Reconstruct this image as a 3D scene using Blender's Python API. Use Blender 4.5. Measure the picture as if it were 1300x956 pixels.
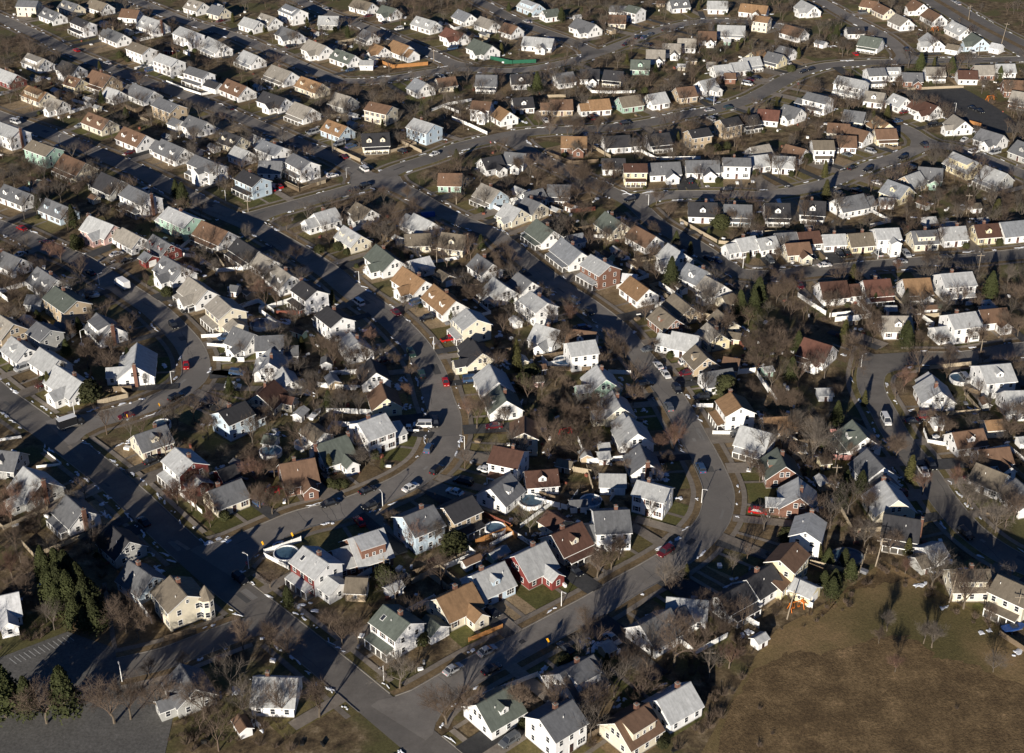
import bpy, math, random
import numpy as np
from mathutils import Vector, Matrix
R = math.radians
random.seed(11)
for o in list(bpy.data.objects): bpy.data.objects.remove(o)
SC = bpy.context.scene
COL = SC.collection
# ------------------------------------------------------------------ camera, sky, sun, exposure
CAM_H, PITCH, F = 200.0, R(28.0), 1805.0        # metres, down tilt, focal length in photo pixels
cd = bpy.data.cameras.new('camera'); cam = bpy.data.objects.new('camera', cd); COL.objects.link(cam)
cam.location = (0, 0, CAM_H); cam.rotation_euler = (R(90) - PITCH, 0, 0)
cd.sensor_width = 36; cd.lens = 36 * F / 1300; cd.shift_y = -44.5 / 1300
cd.clip_start = 1; cd.clip_end = 6000
SC.camera = cam
SUN_EL, SUN_AZ = R(14.5), R(20.0)               # the sun stands behind the camera, a little to its left
W = bpy.data.worlds.new("World"); SC.world = W; W.use_nodes = True
nt = W.node_tree; bg = nt.nodes['Background']
sk = nt.nodes.new('ShaderNodeTexSky'); sk.sky_type = 'NISHITA'; sk.sun_disc = False
sk.sun_elevation = SUN_EL; sk.sun_rotation = math.pi + SUN_AZ
sk.air_density = 0.65; sk.dust_density = 0.1; sk.ozone_density = 7.0
nt.links.new(sk.outputs[0], bg.inputs[0]); bg.inputs[1].default_value = 0.05
sd = bpy.data.lights.new('sun', 'SUN'); sun = bpy.data.objects.new('sun', sd); COL.objects.link(sun)
sd.energy = 5.0; sd.angle = R(0.5); sd.color = (1.0, 0.91, 0.78)
_v = Vector((math.sin(SUN_AZ) * math.cos(SUN_EL), math.cos(SUN_AZ) * math.cos(SUN_EL), -math.sin(SUN_EL)))
sun.rotation_euler = _v.to_track_quat('-Z', 'Y').to_euler(); sun.location = (0, 0, 150)
SC.view_settings.view_transform = 'Standard'; SC.view_settings.look = 'None'
SC.view_settings.exposure = 0.53; SC.view_settings.gamma = 1.0

# ------------------------------------------------------------------ where a photographed point stands
TS = 1272 / 330
CX = (0, 320, 640, 970); CY = {'a': 0, 'b': 220, 'c': 420, 'd': 620}
def px(t, x, y): return CX[int(t[1])] + x / TS, CY[t[0]] + y / TS
cp, sp = math.cos(PITCH), math.sin(PITCH)
def gp(u, v, z=0.0):
    x = (u - 650) / F; y = (433.5 - v) / F
    d = (x, cp + y * sp, -sp + y * cp)
    k = (z - CAM_H) / d[2]
    return Vector((d[0] * k, d[1] * k, z))
def tp(t, x, y, z=0.0): return gp(*px(t, x, y), z)
def proj(p):
    q = Vector(p) - Vector((0, 0, CAM_H)); zf = q.y * cp - q.z * sp; yu = q.y * sp + q.z * cp
    return 650 + F * q.x / zf, 433.5 - F * yu / zf

# ------------------------------------------------------------------ materials
def mat(name, col, rough=.9, var=.12, hue=0, nscale=1.2, namt=.25, col2=None, bump=0, spec=.3, metal=0, wave=None, stain=0):
    m = bpy.data.materials.new(name); m.use_nodes = True; t = m.node_tree; N = t.nodes; L = t.links
    b = N['Principled BSDF']; b.inputs['Roughness'].default_value = rough
    b.inputs['Specular IOR Level'].default_value = spec; b.inputs['Metallic'].default_value = metal
    tc = N.new('ShaderNodeTexCoord'); no = N.new('ShaderNodeTexNoise')
    no.inputs['Scale'].default_value = nscale; no.inputs['Detail'].default_value = 6; no.inputs['Roughness'].default_value = .65
    L.new(tc.outputs['Object'], no.inputs['Vector'])
    mr = N.new('ShaderNodeMapRange'); L.new(no.outputs['Fac'], mr.inputs[0]); mr.inputs[1].default_value = .3; mr.inputs[2].default_value = .7
    mx = N.new('ShaderNodeMix'); mx.data_type = 'RGBA'
    c2 = col2 or tuple(c * (1 - namt) for c in col)
    mx.inputs[6].default_value = (*c2, 1); mx.inputs[7].default_value = (*col, 1); L.new(mr.outputs[0], mx.inputs[0])
    oi = N.new('ShaderNodeObjectInfo'); hs = N.new('ShaderNodeHueSaturation')
    v = N.new('ShaderNodeMapRange'); v.inputs[3].default_value = 1 - var; v.inputs[4].default_value = 1 + var
    L.new(oi.outputs['Random'], v.inputs[0]); L.new(v.outputs[0], hs.inputs['Value'])
    src = mx.outputs[2]
    if wave:
        w = N.new('ShaderNodeTexWave'); w.bands_direction = wave[0]; w.inputs['Scale'].default_value = wave[1]; w.inputs['Distortion'].default_value = wave[3] if len(wave) > 3 else 0
        L.new(tc.outputs['Object'], w.inputs['Vector'])
        m2 = N.new('ShaderNodeMix'); m2.data_type = 'RGBA'; m2.blend_type = 'MULTIPLY'; m2.inputs[0].default_value = wave[2]
        L.new(src, m2.inputs[6]); L.new(w.outputs['Color'], m2.inputs[7]); src = m2.outputs[2]
    if stain:
        n5 = N.new('ShaderNodeTexNoise'); n5.inputs['Scale'].default_value = .55; n5.inputs['Detail'].default_value = 7; n5.inputs['Roughness'].default_value = .75; mp = N.new('ShaderNodeMapping'); mp.inputs['Scale'].default_value = (2.2, .5, .5)
        L.new(tc.outputs['Object'], mp.inputs[0]); ad = N.new('ShaderNodeVectorMath'); L.new(mp.outputs[0], ad.inputs[0]); L.new(oi.outputs['Location'], ad.inputs[1]); L.new(ad.outputs[0], n5.inputs['Vector'])
        r5 = N.new('ShaderNodeMapRange'); r5.inputs[1].default_value = .38; r5.inputs[2].default_value = .62; r5.inputs[3].default_value = 1 - stain; r5.inputs[4].default_value = 1.08; L.new(n5.outputs['Fac'], r5.inputs[0])
        h5 = N.new('ShaderNodeHueSaturation'); L.new(r5.outputs[0], h5.inputs['Value']); L.new(src, h5.inputs['Color']); src = h5.outputs[0]
    L.new(src, hs.inputs['Color']); L.new(hs.outputs[0], b.inputs['Base Color'])
    if bump:
        bn = N.new('ShaderNodeBump'); bn.inputs['Strength'].default_value = bump; bn.inputs['Distance'].default_value = .1
        L.new(no.outputs['Fac'], bn.inputs['Height']); L.new(bn.outputs[0], b.inputs['Normal'])
    return m
WALL = {k: mat('wall_' + n, c, .7, .06, nscale=.5, namt=.12, wave=('Z', 2.2, .12), stain=.10) for k, n, c in [
    ('w', 'white', (.84, .84, .83)), ('c', 'cream', (.72, .66, .52)), ('y', 'yellow', (.74, .66, .44)), ('b', 'light blue', (.50, .61, .70)),
    ('p', 'pink', (.62, .42, .38)), ('g', 'pale green', (.36, .52, .43)), ('r', 'red', (.20, .045, .04)), ('t', 'tan', (.45, .36, .25)),
    ('e', 'grey', (.42, .42, .40))]}
WALL['k'] = mat('wall_brick', (.22, .115, .08), .9, .1, nscale=6, namt=.45)
ROOF = {k: mat('roof_' + n, c, .9, .13, nscale=1.1, namt=.26, bump=.3, wave=("Y", 3.0, .08, 2.0), stain=.2) for k, n, c in [
    ('l', 'light grey', (.46, .47, .47)), ('g', 'grey', (.16, .165, .175)), ('d', 'black', (.045, .045, .05)), ('o', 'orange tan', (.30, .185, .10)),
    ('b', 'brown', (.18, .11, .072)), ('n', 'dark brown', (.10, .052, .038)), ('v', 'green grey', (.13, .15, .13)), ('R', 'rust red', (.14, .065, .048)),
    ('t', 'taupe', (.20, .17, .13)), ('W', 'white', (.62, .63, .64)), ('h', 'mid grey', (.24, .255, .275)), ('q', 'pale tan-grey', (.33, .305, .265))]}
M = dict(
 trim=mat('white_trim', (.82, .82, .80), .6, .03, namt=.05), glass=mat('window_glass', (.03, .035, .045), .15, .2, spec=.6),
 door=mat('door_paint', (.10, .05, .04), .6, .6), brick=mat('chimney_brick', (.17, .085, .06), .9, .15, nscale=8, namt=.4),
 concrete=mat('concrete', (.27, .25, .22), .95, .05, nscale=.8, namt=.3, bump=.1), metal=mat('grey_metal', (.3, .31, .33), .5, .1, metal=.4),
 pole=mat('weathered_pole', (.30, .25, .19), .9, .15, nscale=3), black=mat('black_rubber', (.015, .015, .015), .9, 0),
 bark=mat('bark', (.15, .12, .088), .95, .2, nscale=2, namt=.4), twig=mat('bare_twigs', (.125, .092, .069), .95, .22, nscale=.5, namt=.3),
 twigr=mat('reddish_twigs', (.15, .09, .066), .95, .2, nscale=.6), twigg=mat('grey_twigs', (.14, .118, .098), .95, .15, nscale=.6),
 conifer=mat('conifer_needles', (.048, .056, .018), .9, .25, nscale=1.2, namt=.5), arbor=mat('olive_evergreen', (.075, .072, .022), .9, .25, nscale=1.5, namt=.45),
 shrub=mat('shrub_leaves', (.052, .056, .02), .9, .3, nscale=1.5, namt=.45),
 snow=mat('old_snow', (.72, .75, .80), .6, 0, nscale=.6, namt=.2), water=mat('pool_cover', (.10, .19, .27), .35, .3, nscale=1.0, namt=.4),
 poolblue=mat('pool_water_blue', (.06, .16, .30), .25, .1, nscale=1.0), tarp=mat('blue_tarp', (.03, .09, .30), .5, .1, nscale=2),
 wood=mat('fence_wood', (.20, .15, .10), .9, .15, nscale=2, namt=.3), woodo=mat('fence_orange_wood', (.42, .20, .07), .85, .08, nscale=2), redwood=mat('fence_red_wood', (.22, .075, .05), .9, .1, nscale=2),
 pinkf=mat('fence_pink', (.45, .22, .20), .9, .05), greenf=mat('fence_green', (.02, .12, .07), .8, .05), beige=mat('fence_beige', (.42, .35, .25), .9, .08, nscale=1.5),
 yellow=mat('sign_yellow', (.85, .42, .02), .5, .02, namt=.05), redsign=mat('sign_red', (.6, .02, .03), .5, .02, namt=.05), lamp=mat('lamp_head', (.5, .5, .5), .4, 0),
 orange=mat('play_orange', (.75, .20, .02), .6, .02), headl=mat('lens', (.6, .6, .55), .2, 0, spec=.6))
CARM = {k: mat('paint_' + n, c, .25, .08, namt=.04, spec=.6) for k, n, c in [
    ('k', 'black', (.012, .013, .016)), ('w', 'white', (.75, .75, .74)), ('r', 'red', (.42, .012, .012)), ('s', 'silver', (.38, .39, .40)),
    ('u', 'blue', (.04, .08, .16)), ('m', 'maroon', (.12, .015, .02)), ('n', 'green', (.03, .06, .05)), ('g', 'grey', (.12, .13, .14))]}

def ramp_mat(name, stops, scale, detail=8, rough=.95, bump=.3, scale2=None, col3=None, thr=(.5, .62), mott=.3):
    m = bpy.data.materials.new(name); m.use_nodes = True; t = m.node_tree; N = t.nodes; L = t.links
    b = N['Principled BSDF']; b.inputs['Roughness'].default_value = rough; b.inputs['Specular IOR Level'].default_value = .2
    g = N.new('ShaderNodeNewGeometry'); no = N.new('ShaderNodeTexNoise'); no.inputs['Scale'].default_value = scale; no.inputs['Detail'].default_value = detail
    no.inputs['Roughness'].default_value = .7; L.new(g.outputs['Position'], no.inputs['Vector'])
    cr = N.new('ShaderNodeValToRGB'); e = cr.color_ramp.elements
    while len(e) < len(stops): e.new(.5)
    for i, (p, c) in enumerate(stops): e[i].position = p; e[i].color = (*c, 1)
    L.new(no.outputs['Fac'], cr.inputs[0]); src = cr.outputs[0]
    if col3:
        n2 = N.new('ShaderNodeTexNoise'); n2.inputs['Scale'].default_value = scale2; n2.inputs['Detail'].default_value = 5; L.new(g.outputs['Position'], n2.inputs['Vector'])
        mr = N.new('ShaderNodeMapRange'); mr.inputs[1].default_value = thr[0]; mr.inputs[2].default_value = thr[1]; L.new(n2.outputs['Fac'], mr.inputs[0])
        mx = N.new('ShaderNodeMix'); mx.data_type = 'RGBA'; L.new(mr.outputs[0], mx.inputs[0]); L.new(src, mx.inputs[6]); mx.inputs[7].default_value = (*col3, 1); src = mx.outputs[2]
    hs = N.new('ShaderNodeHueSaturation'); oi = N.new('ShaderNodeObjectInfo'); v = N.new('ShaderNodeMapRange'); v.inputs[3].default_value = .8; v.inputs[4].default_value = 1.2
    L.new(oi.outputs['Random'], v.inputs[0]); L.new(v.outputs[0], hs.inputs['Value']); L.new(src, hs.inputs['Color'])
    n4 = N.new('ShaderNodeTexNoise'); n4.inputs['Scale'].default_value = 1.6; n4.inputs['Detail'].default_value = 5; n4.inputs['Roughness'].default_value = .8; L.new(g.outputs['Position'], n4.inputs['Vector'])
    m4 = N.new('ShaderNodeMapRange'); m4.inputs[1].default_value = .35; m4.inputs[2].default_value = .65; m4.inputs[3].default_value = 1 - mott; m4.inputs[4].default_value = 1 + mott; L.new(n4.outputs['Fac'], m4.inputs[0])
    h4 = N.new('ShaderNodeHueSaturation'); L.new(m4.outputs[0], h4.inputs['Value']); L.new(hs.outputs[0], h4.inputs['Color'])
    L.new(h4.outputs[0], b.inputs['Base Color'])
    n3 = N.new('ShaderNodeTexNoise'); n3.inputs['Scale'].default_value = 3.0; n3.inputs['Detail'].default_value = 4; L.new(g.outputs['Position'], n3.inputs['Vector'])
    bn = N.new('ShaderNodeBump'); bn.inputs['Strength'].default_value = bump; bn.inputs['Distance'].default_value = .15; L.new(n3.outputs['Fac'], bn.inputs['Height']); L.new(bn.outputs[0], b.inputs['Normal'])
    return m
M['ground'] = ramp_mat('winter_ground', [(.34, (.032, .024, .015)), (.44, (.088, .063, .037)), (.55, (.155, .115, .064)), (.67, (.29, .225, .145))], .28, scale2=.06, col3=(.10, .092, .038), thr=(.5, .58))
LAWN = [ramp_mat('lawn_' + n, [(.3, tuple(c * .7 for c in a)), (.5, a), (.7, b_)], .35, scale2=.12, col3=tuple((x + y) / 2.4 for x, y in zip(a, b_))) for n, a, b_ in [
    ('green', (.105, .105, .035), (.165, .145, .055)), ('olive', (.145, .122, .05), (.21, .165, .075)), ('brown', (.165, .118, .065), (.24, .175, .10)), ('straw', (.27, .20, .12), (.37, .28, .17))]]
M['field'] = ramp_mat('field_grass', [(.32, (.10, .072, .032)), (.44, (.155, .115, .052)), (.56, (.21, .145, .07)), (.68, (.31, .20, .105))], .035, scale2=.03, col3=(.10, .084, .034), thr=(.46, .62), bump=.6)
M['road'] = ramp_mat('old_asphalt', [(.3, (.165, .150, .133)), (.5, (.205, .188, .168)), (.7, (.245, .225, .20))], .22, bump=.12, scale2=.05, col3=(.165, .153, .138), mott=.07)
M['newroad'] = ramp_mat('dark_asphalt', [(.3, (.045, .046, .048)), (.7, (.075, .075, .075))], .4, bump=.1, mott=.1)
M['greylot'] = ramp_mat('worn_lot_asphalt', [(.3, (.10, .097, .09)), (.7, (.145, .14, .13))], .3, bump=.1)
M['walk'] = ramp_mat('sidewalk_concrete', [(.3, (.185, .158, .128)), (.7, (.27, .235, .195))], .6, bump=.1, mott=.12)
M['weeds'] = ramp_mat('dead_weeds', [(.3, (.075, .05, .026)), (.48, (.13, .088, .044)), (.6, (.19, .13, .065)), (.72, (.30, .20, .105))], .16, bump=.8, mott=.45)
M['paint'] = mat('road_paint', (.55, .55, .52), .7, 0, namt=.3, nscale=2)

# ------------------------------------------------------------------ mesh building
class MB:
    def __init__(s): s.v = []; s.f = []; s.m = []
    def face(s, pts, m=0):
        n = len(s.v); s.v += [tuple(p) for p in pts]; s.f.append(tuple(range(n, n + len(pts)))); s.m.append(m)
    def box(s, x0, x1, y0, y1, z0, z1, m=0, top=None):
        n = len(s.v); s.v += [(x0, y0, z0), (x1, y0, z0), (x1, y1, z0), (x0, y1, z0), (x0, y0, z1), (x1, y0, z1), (x1, y1, z1), (x0, y1, z1)]
        for f in ((0, 3, 2, 1), (4, 5, 6, 7), (0, 1, 5, 4), (1, 2, 6, 5), (2, 3, 7, 6), (3, 0, 4, 7)):
            s.f.append(tuple(n + i for i in f)); s.m.append(m)
        if top is not None: s.m[-5] = top
    def prism(s, poly, y0, y1, m=0):      # poly in XZ, counter-clockwise seen from -Y
        n = len(s.v); k = len(poly)
        s.v += [(x, y0, z) for x, z in poly] + [(x, y1, z) for x, z in poly]
        s.f.append(tuple(n + i for i in range(k))); s.f.append(tuple(n + k + i for i in range(k - 1, -1, -1)))
        for i in range(k): j = (i + 1) % k; s.f.append((n + i, n + k + i, n + k + j, n + j))
        s.m += [m] * (k + 2)
    def tube(s, a, b, r0, r1, n=3, m=0, cap=False):
        a = Vector(a); b = Vector(b); d = (b - a)
        if d.length < 1e-6: return
        d.normalize(); u = d.orthogonal().normalized(); w = d.cross(u); k = len(s.v)
        for p, r in ((a, r0), (b, r1)):
            for i in range(n):
                t = 2 * math.pi * i / n; s.v.append(tuple(p + u * (math.cos(t) * r) + w * (math.sin(t) * r)))
        for i in range(n): j = (i + 1) % n; s.f.append((k + i, k + j, k + n + j, k + n + i)); s.m.append(m)
        if cap: s.f.append(tuple(k + n + i for i in range(n))); s.m.append(m); s.f.append(tuple(k + i for i in range(n - 1, -1, -1))); s.m.append(m)
    def mesh(s, name, mats):
        me = bpy.data.meshes.new(name); me.from_pydata(s.v, [], s.f)
        for x in (mats if isinstance(mats, (list, tuple)) else [mats]): me.materials.append(x)
        if any(s.m): me.polygons.foreach_set('material_index', s.m)
        me.update(); return me
    def build(s, name, mats, parent=None, **k): return put(name, s.mesh(name, mats), parent, **k)
def put(name, data, parent=None, loc=None, rz=None, scale=None):
    o = bpy.data.objects.new(name, data); COL.objects.link(o)
    if parent is not None: o.parent = parent
    if loc is not None: o.location = loc
    if rz is not None: o.rotation_euler = (0, 0, rz)
    if scale is not None: o.scale = scale if hasattr(scale, '__len__') else (scale,) * 3
    return o
def struct(o, kind='structure'): o['kind'] = kind; return o
# ------------------------------------------------------------------ roads (centre lines as photo pixels laid on the ground)
RD = [ # name in labels, width, pts, flare at start, flare at end
 ('straight shaded lower-left road', 7.9, '-160,395 -60,455 0,503 65,550 145,612 220,682 275,731 335,778 385,818 430,855 520,930 640,1030', 0, 0),
 ('hooked left road', 7.8, '72,550 117,535 169,521 215,503 243,484 249,465 243,444 228,424 197,394 166,373 130,349 100,330 60,314 26,298 0,288 -60,266 -150,235', 1, 0),
 ('S-curved main road', 8.3, '-120,100 -50,128 0,148 60,169 109,189 156,208 215,236 270,265 320,287 372,316 416,344 450,372 492,402 524,434 546,470 557,506 566,532 564,560 550,587 522,609 486,627 437,646 385,659 359,669 320,687 268,716', 0, 1),
 ('upper middle cross road', 8.3, '305,283 340,270 372,261 437,243 481,229 502,216 548,201 585,186 618,178 650,171 700,166 740,165 796,160 835,154 873,145 912,138 951,126 975,114 1009,96 1048,84 1100,80 1152,78 1229,77 1300,75 1400,73', 1, 0),
 ('long curved middle road', 7.5, '484,229 520,245 553,264 585,280 626,297 645,312 666,329 705,360 744,386 780,414 803,441 825,468 848,498 868,532 886,565 902,596 912,622 911,645 902,667 873,697 837,721 796,744 757,768 718,789 666,817 640,831 600,852 555,880 505,918', 1, 1),
 ('tree-lined right-centre road', 7.5, '645,174 680,198 725,220 770,241 806,260 835,285 881,311 912,332 940,349', 1, 0),
 ('upper right curved road', 7.5, '800,256 850,248 930,247 970,248 1022,240 1061,229 1100,213 1139,200 1178,185 1216,189 1255,203 1300,222 1380,255', 1, 0),
 ('right middle road', 7.5, '936,347 975,350 1022,346 1070,341 1113,337 1165,333 1230,329 1300,322 1400,312', 0, 0),
 ('right edge road', 7.5, '1400,436 1300,443 1229,454 1165,455 1112,458', 0, 0),
 ('lower right curved lane', 7.2, '1126,456 1108,470 1106,493 1122,524 1139,555 1170,594 1200,638 1236,678 1288,712 1370,745', 1, 0),
 ('top left road', 7.5, '-100,-22 -40,5 0,23 52,47 91,67 156,93 208,112 259,131 330,160 385,184 437,207 470,230', 0, 1),
 ('second top road', 7.5, '130,-16 182,5 233,26 298,46 364,75 405,93 437,105', 0, 0),
 ('upper curving road', 7.5, '432,103 476,103 515,97 579,88 645,90 692,85 744,73 796,54 835,39 886,28 930,27 975,31 1012,40', 0, 0),
 ('top middle road', 7.2, '340,-18 411,15 476,39 528,60 585,86', 0, 1),
 ('short top road', 7.2, '590,-8 620,8 666,31 718,50 758,69', 0, 1),
 ('wide top-right boulevard', 17.0, '1130,-35 1168,-12 1205,10 1240,31 1300,62 1400,112', 0, 0),
 ('upper right side street', 7.2, '1010,-15 1048,5 1079,23 1126,49 1155,77', 0, 1),
 ('lane to the car park', 7.0, '350,790 311,798 260,817 210,836 150,850', 0, 0),
 ('upper right stub lane', 7.2, '1140,160 1157,168 1180,186', 0, 1)]
def catmull(P, step=2.5):
    out = []
    for i in range(len(P) - 1):
        p0 = P[max(i - 1, 0)]; p1 = P[i]; p2 = P[i + 1]; p3 = P[min(i + 2, len(P) - 1)]
        n = max(2, int((p2 - p1).length / step))
        for k in range(n):
            t = k / n
            out.append(.5 * ((2 * p1) + (p2 - p0) * t + (2 * p0 - 5 * p1 + 4 * p2 - p3) * t * t + (3 * p1 - p0 - 3 * p2 + p3) * t ** 3))
    out.append(P[-1]); return out
ROADS = []
for nm, w, pts, fa, fb in RD:
    P = [gp(*map(float, q.split(','))) for q in pts.split()]
    C = catmull([Vector((p.x, p.y)) for p in P])
    acc = [0]
    for i in range(1, len(C)): acc.append(acc[-1] + (C[i] - C[i - 1]).length)
    T = []
    for i in range(len(C)):
        d = C[min(i + 2, len(C) - 1)] - C[max(i - 2, 0)]; T.append(d.normalized())
    H = [w / 2 + (3.8 * math.exp(-max(a - w * .4, 0) / 3.2) if fa else 0) + (3.8 * math.exp(-max(acc[-1] - a - w * .4, 0) / 3.2) if fb else 0) for a in acc]
    ROADS.append(dict(name=nm, w=w, C=C, T=T, H=H, acc=acc))
RA = np.array([(c.x, c.y) for r in ROADS for c in r['C']]); RI = np.array([i for i, r in enumerate(ROADS) for _ in r['C']])
RK = np.array([k for r in ROADS for k in range(len(r['C']))]); RH = np.array([h for r in ROADS for h in r['H']])
def near_road(x, y, skip=None):
    d = np.hypot(RA[:, 0] - x, RA[:, 1] - y) - RH
    if skip is not None: d = np.where(RI == skip, 1e9, d)
    j = int(d.argmin()); return float(d[j]), int(RI[j]), int(RK[j])
def ribbon(C, T, a, b, z, cuts=None):
    mb = MB(); 
    for i in range(len(C) - 1):
        if cuts and (cuts[i] or cuts[i + 1]): continue
        n0 = Vector((-T[i].y, T[i].x)); n1 = Vector((-T[i + 1].y, T[i + 1].x))
        q = [C[i] + n0 * a[i], C[i] + n0 * b[i], C[i + 1] + n1 * b[i + 1], C[i + 1] + n1 * a[i + 1]]
        mb.face([(p.x, p.y, z) for p in q][::-1])
    return mb
def flipup(mb):
    out = []
    for f in mb.f:
        a, b, c = (Vector(mb.v[i]) for i in f[:3]); out.append(f if (b - a).cross(c - b).z > 0 else f[::-1])
    mb.f = out; return mb
g = MB(); g.face([(-1500, -200, 0), (1500, -200, 0), (1500, 2600, 0), (-1500, 2600, 0)]); struct(g.build('ground', M['ground']))
for ri, r in enumerate(ROADS):
    C, T, H = r['C'], r['T'], r['H']; z = .06 + .004 * ri
    m = M['road']
    mb = flipup(ribbon(C, T, H, [-h for h in H], z)); struct(mb.build('road', m))
    n = len(C)
    for s in (1, -1):
        cut = [] ; cutw = []
        for i in range(n):
            nn = Vector((-T[i].y, T[i].x)) * s
            p = C[i] + nn * (H[i] + .2); cut.append(near_road(p.x, p.y, ri)[0] < .05)
            p = C[i] + nn * (H[i] + 2.6); cutw.append(near_road(p.x, p.y, ri)[0] < 1.2)
        # kerb: a real step
        kb = MB()
        for i in range(n - 1):
            if cut[i] or cut[i + 1]: continue
            n0 = Vector((-T[i].y, T[i].x)) * s; n1 = Vector((-T[i + 1].y, T[i + 1].x)) * s
            a0 = C[i] + n0 * (H[i] - .02); b0 = C[i] + n0 * (H[i] + .2); a1 = C[i + 1] + n1 * (H[i + 1] - .02); b1 = C[i + 1] + n1 * (H[i + 1] + .2)
            zt = .20
            kb.face([(a0.x, a0.y, zt), (b0.x, b0.y, zt), (b1.x, b1.y, zt), (a1.x, a1.y, zt)]); kb.face([(a0.x, a0.y, 0), (a0.x, a0.y, zt), (a1.x, a1.y, zt), (a1.x, a1.y, 0)])
        if kb.f: struct(kb.build('kerb', M['concrete']))
        vb = flipup(ribbon(C, T, [s * (h + .2) for h in H], [s * (h + 1.9) for h in H], .165 + .001 * (ri % 9), cut))
        if vb.f: struct(vb.build('verge', LAWN[(1, 2, 2)[ri % 3]]))
        wb = flipup(ribbon(C, T, [s * (h + 1.9) for h in H], [s * (h + 3.2) for h in H], .185 + .001 * (ri % 9), cutw))
        if wb.f: struct(wb.build('sidewalk', M['walk']))
rp = random.Random(8); pm_ = [mat('asphalt_patch_dark', (.10, .098, .095), .95, .2, nscale=.8, namt=.2), mat('asphalt_patch_pale', (.24, .228, .21), .95, .15, nscale=.8, namt=.2)]
for ri, r in enumerate(ROADS[:16]):
    for k in range(int(r['acc'][-1] / 34)):
        i = rp.randrange(3, len(r['C']) - 3); T = r['T'][i]; n = Vector((-T.y, T.x)); c = r['C'][i] + n * rp.uniform(-.3, .3) * r['w']; a, b = rp.uniform(.5, 3.5), rp.uniform(.3, 1.1)
        if near_road(c.x, c.y, ri)[0] < 3: continue
        m = MB(); z = .0605 + .004 * ri + .0015; m.face([(v.x, v.y, z) for v in (c - T * a - n * b, c + T * a - n * b * rp.uniform(.8, 1.1), c + T * a + n * b, c - T * a * rp.uniform(.8, 1.1) + n * b)]); struct(flipup(m).build('asphalt_patch', pm_[rp.random() < .35]))
    if True:                                            # tar-sealed cracks wandering across and along the road
        m = MB(); z = .0605 + .004 * ri + .0025
        for k in range(int(r['acc'][-1] / 9)):
            i = rp.randrange(2, len(r['C']) - 3); T = r['T'][i]; n = Vector((-T.y, T.x)); across = rp.random() < .6; p = r['C'][i] + n * (-r['w'] * .46 if across else rp.uniform(-.3, .3) * r['w']); d0 = n if across else T; d1 = T if across else n; st_ = r['w'] * .92 / 7 if across else rp.uniform(.6, 1.4)
            if near_road(r['C'][i].x, r['C'][i].y, ri)[0] < 4: continue
            for q in range(7):
                e = p + d0 * st_ + d1 * rp.gauss(0, .22); w = d1 * .06; m.face([(v.x, v.y, z) for v in (p - w, e - w, e + w, p + w)]); p = e
        if m.f: struct(flipup(m).build('crack_sealing', pm_[0]))
# boulevard median and centre marks
bl = ROADS[15]
mb = flipup(ribbon(bl['C'], bl['T'], [1.6] * len(bl['C']), [-1.6] * len(bl['C']), .2)); struct(mb.build('median_strip', LAWN[2]))
def poly(name, pts, z, m, t=None):
    P = [(tp(t, *p) if t else gp(*p)) for p in pts]; b = MB(); b.face([(p.x, p.y, z) for p in P]); flipup(b); return struct(b.build(name, m))
poly('car_park', [(-40, 846), (0, 835), (86, 802), (114, 812), (182, 835), (232, 856), (200, 1000), (-60, 1000)], .05, M['greylot'])
poly('black_car_park', [(1136, 114), (1219, 110), (1250, 127), (1282, 148), (1300, 168), (1240, 170), (1216, 156), (1193, 144)], .05, M['newroad'])
st = MB()
for k in range(13):                                     # bay lines in the lower-left car park
    a = gp(8 + k * 6.1 + 4, 834 - k * 2.45 + 2); b = gp(8 + k * 6.1 + 13, 834 - k * 2.45 + 9)
    n = Vector((b.y - a.y, a.x - b.x, 0)).normalized() * .07; st.face([(q.x, q.y, .062) for q in (a - n, b - n, b + n, a + n)])
a = gp(0, 848); b = gp(300, 745)
struct(flipup(st).build('parking_line', M['paint']))
FIELD = [(940, 868), (958, 835), (985, 800), (1040, 770), (1075, 750), (1100, 728), (1122, 712), (1150, 728), (1190, 752), (1240, 778), (1275, 800), (1300, 815), (1420, 860), (1440, 1010), (860, 1010)]
poly('field', FIELD, .055, M['field'])
FW = [gp(*p) for p in FIELD]
rw = random.Random(3)
for wp in ([(925, 900), (950, 858), (985, 838), (1015, 826), (1050, 832), (1085, 820), (1125, 806), (1165, 812), (1190, 836), (1235, 842), (1270, 862), (1330, 880), (1400, 960), (900, 990)], [(1068, 752), (1095, 735), (1121, 718), (1150, 736), (1120, 742), (1092, 748)], [(1040, 776), (1062, 762), (1062, 770), (1044, 784)]):
    q = []
    for i in range(len(wp)):
        a, b = wp[i], wp[(i + 1) % len(wp)]
        for k in range(6): q.append((a[0] + (b[0] - a[0]) * k / 6 + rw.gauss(0, 3.0), a[1] + (b[1] - a[1]) * k / 6 + rw.gauss(0, 1.8)))
    poly('weed_patch', q, .06 + .0, M['weeds'])
def inpoly(x, y, P):
    c = False; n = len(P)
    for i in range(n):
        a, b = P[i], P[i - 1]
        if (a.y > y) != (b.y > y) and x < (b.x - a.x) * (y - a.y) / (b.y - a.y) + a.x: c = not c
    return c
LOTS = [[gp(*p) for p in [(-40, 846), (0, 835), (86, 802), (114, 812), (182, 835), (232, 856), (200, 1000), (-60, 1000)]], [gp(*p) for p in [(1136, 114), (1219, 110), (1250, 127), (1282, 148), (1300, 168), (1240, 170), (1216, 156), (1193, 144)]]]

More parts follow.
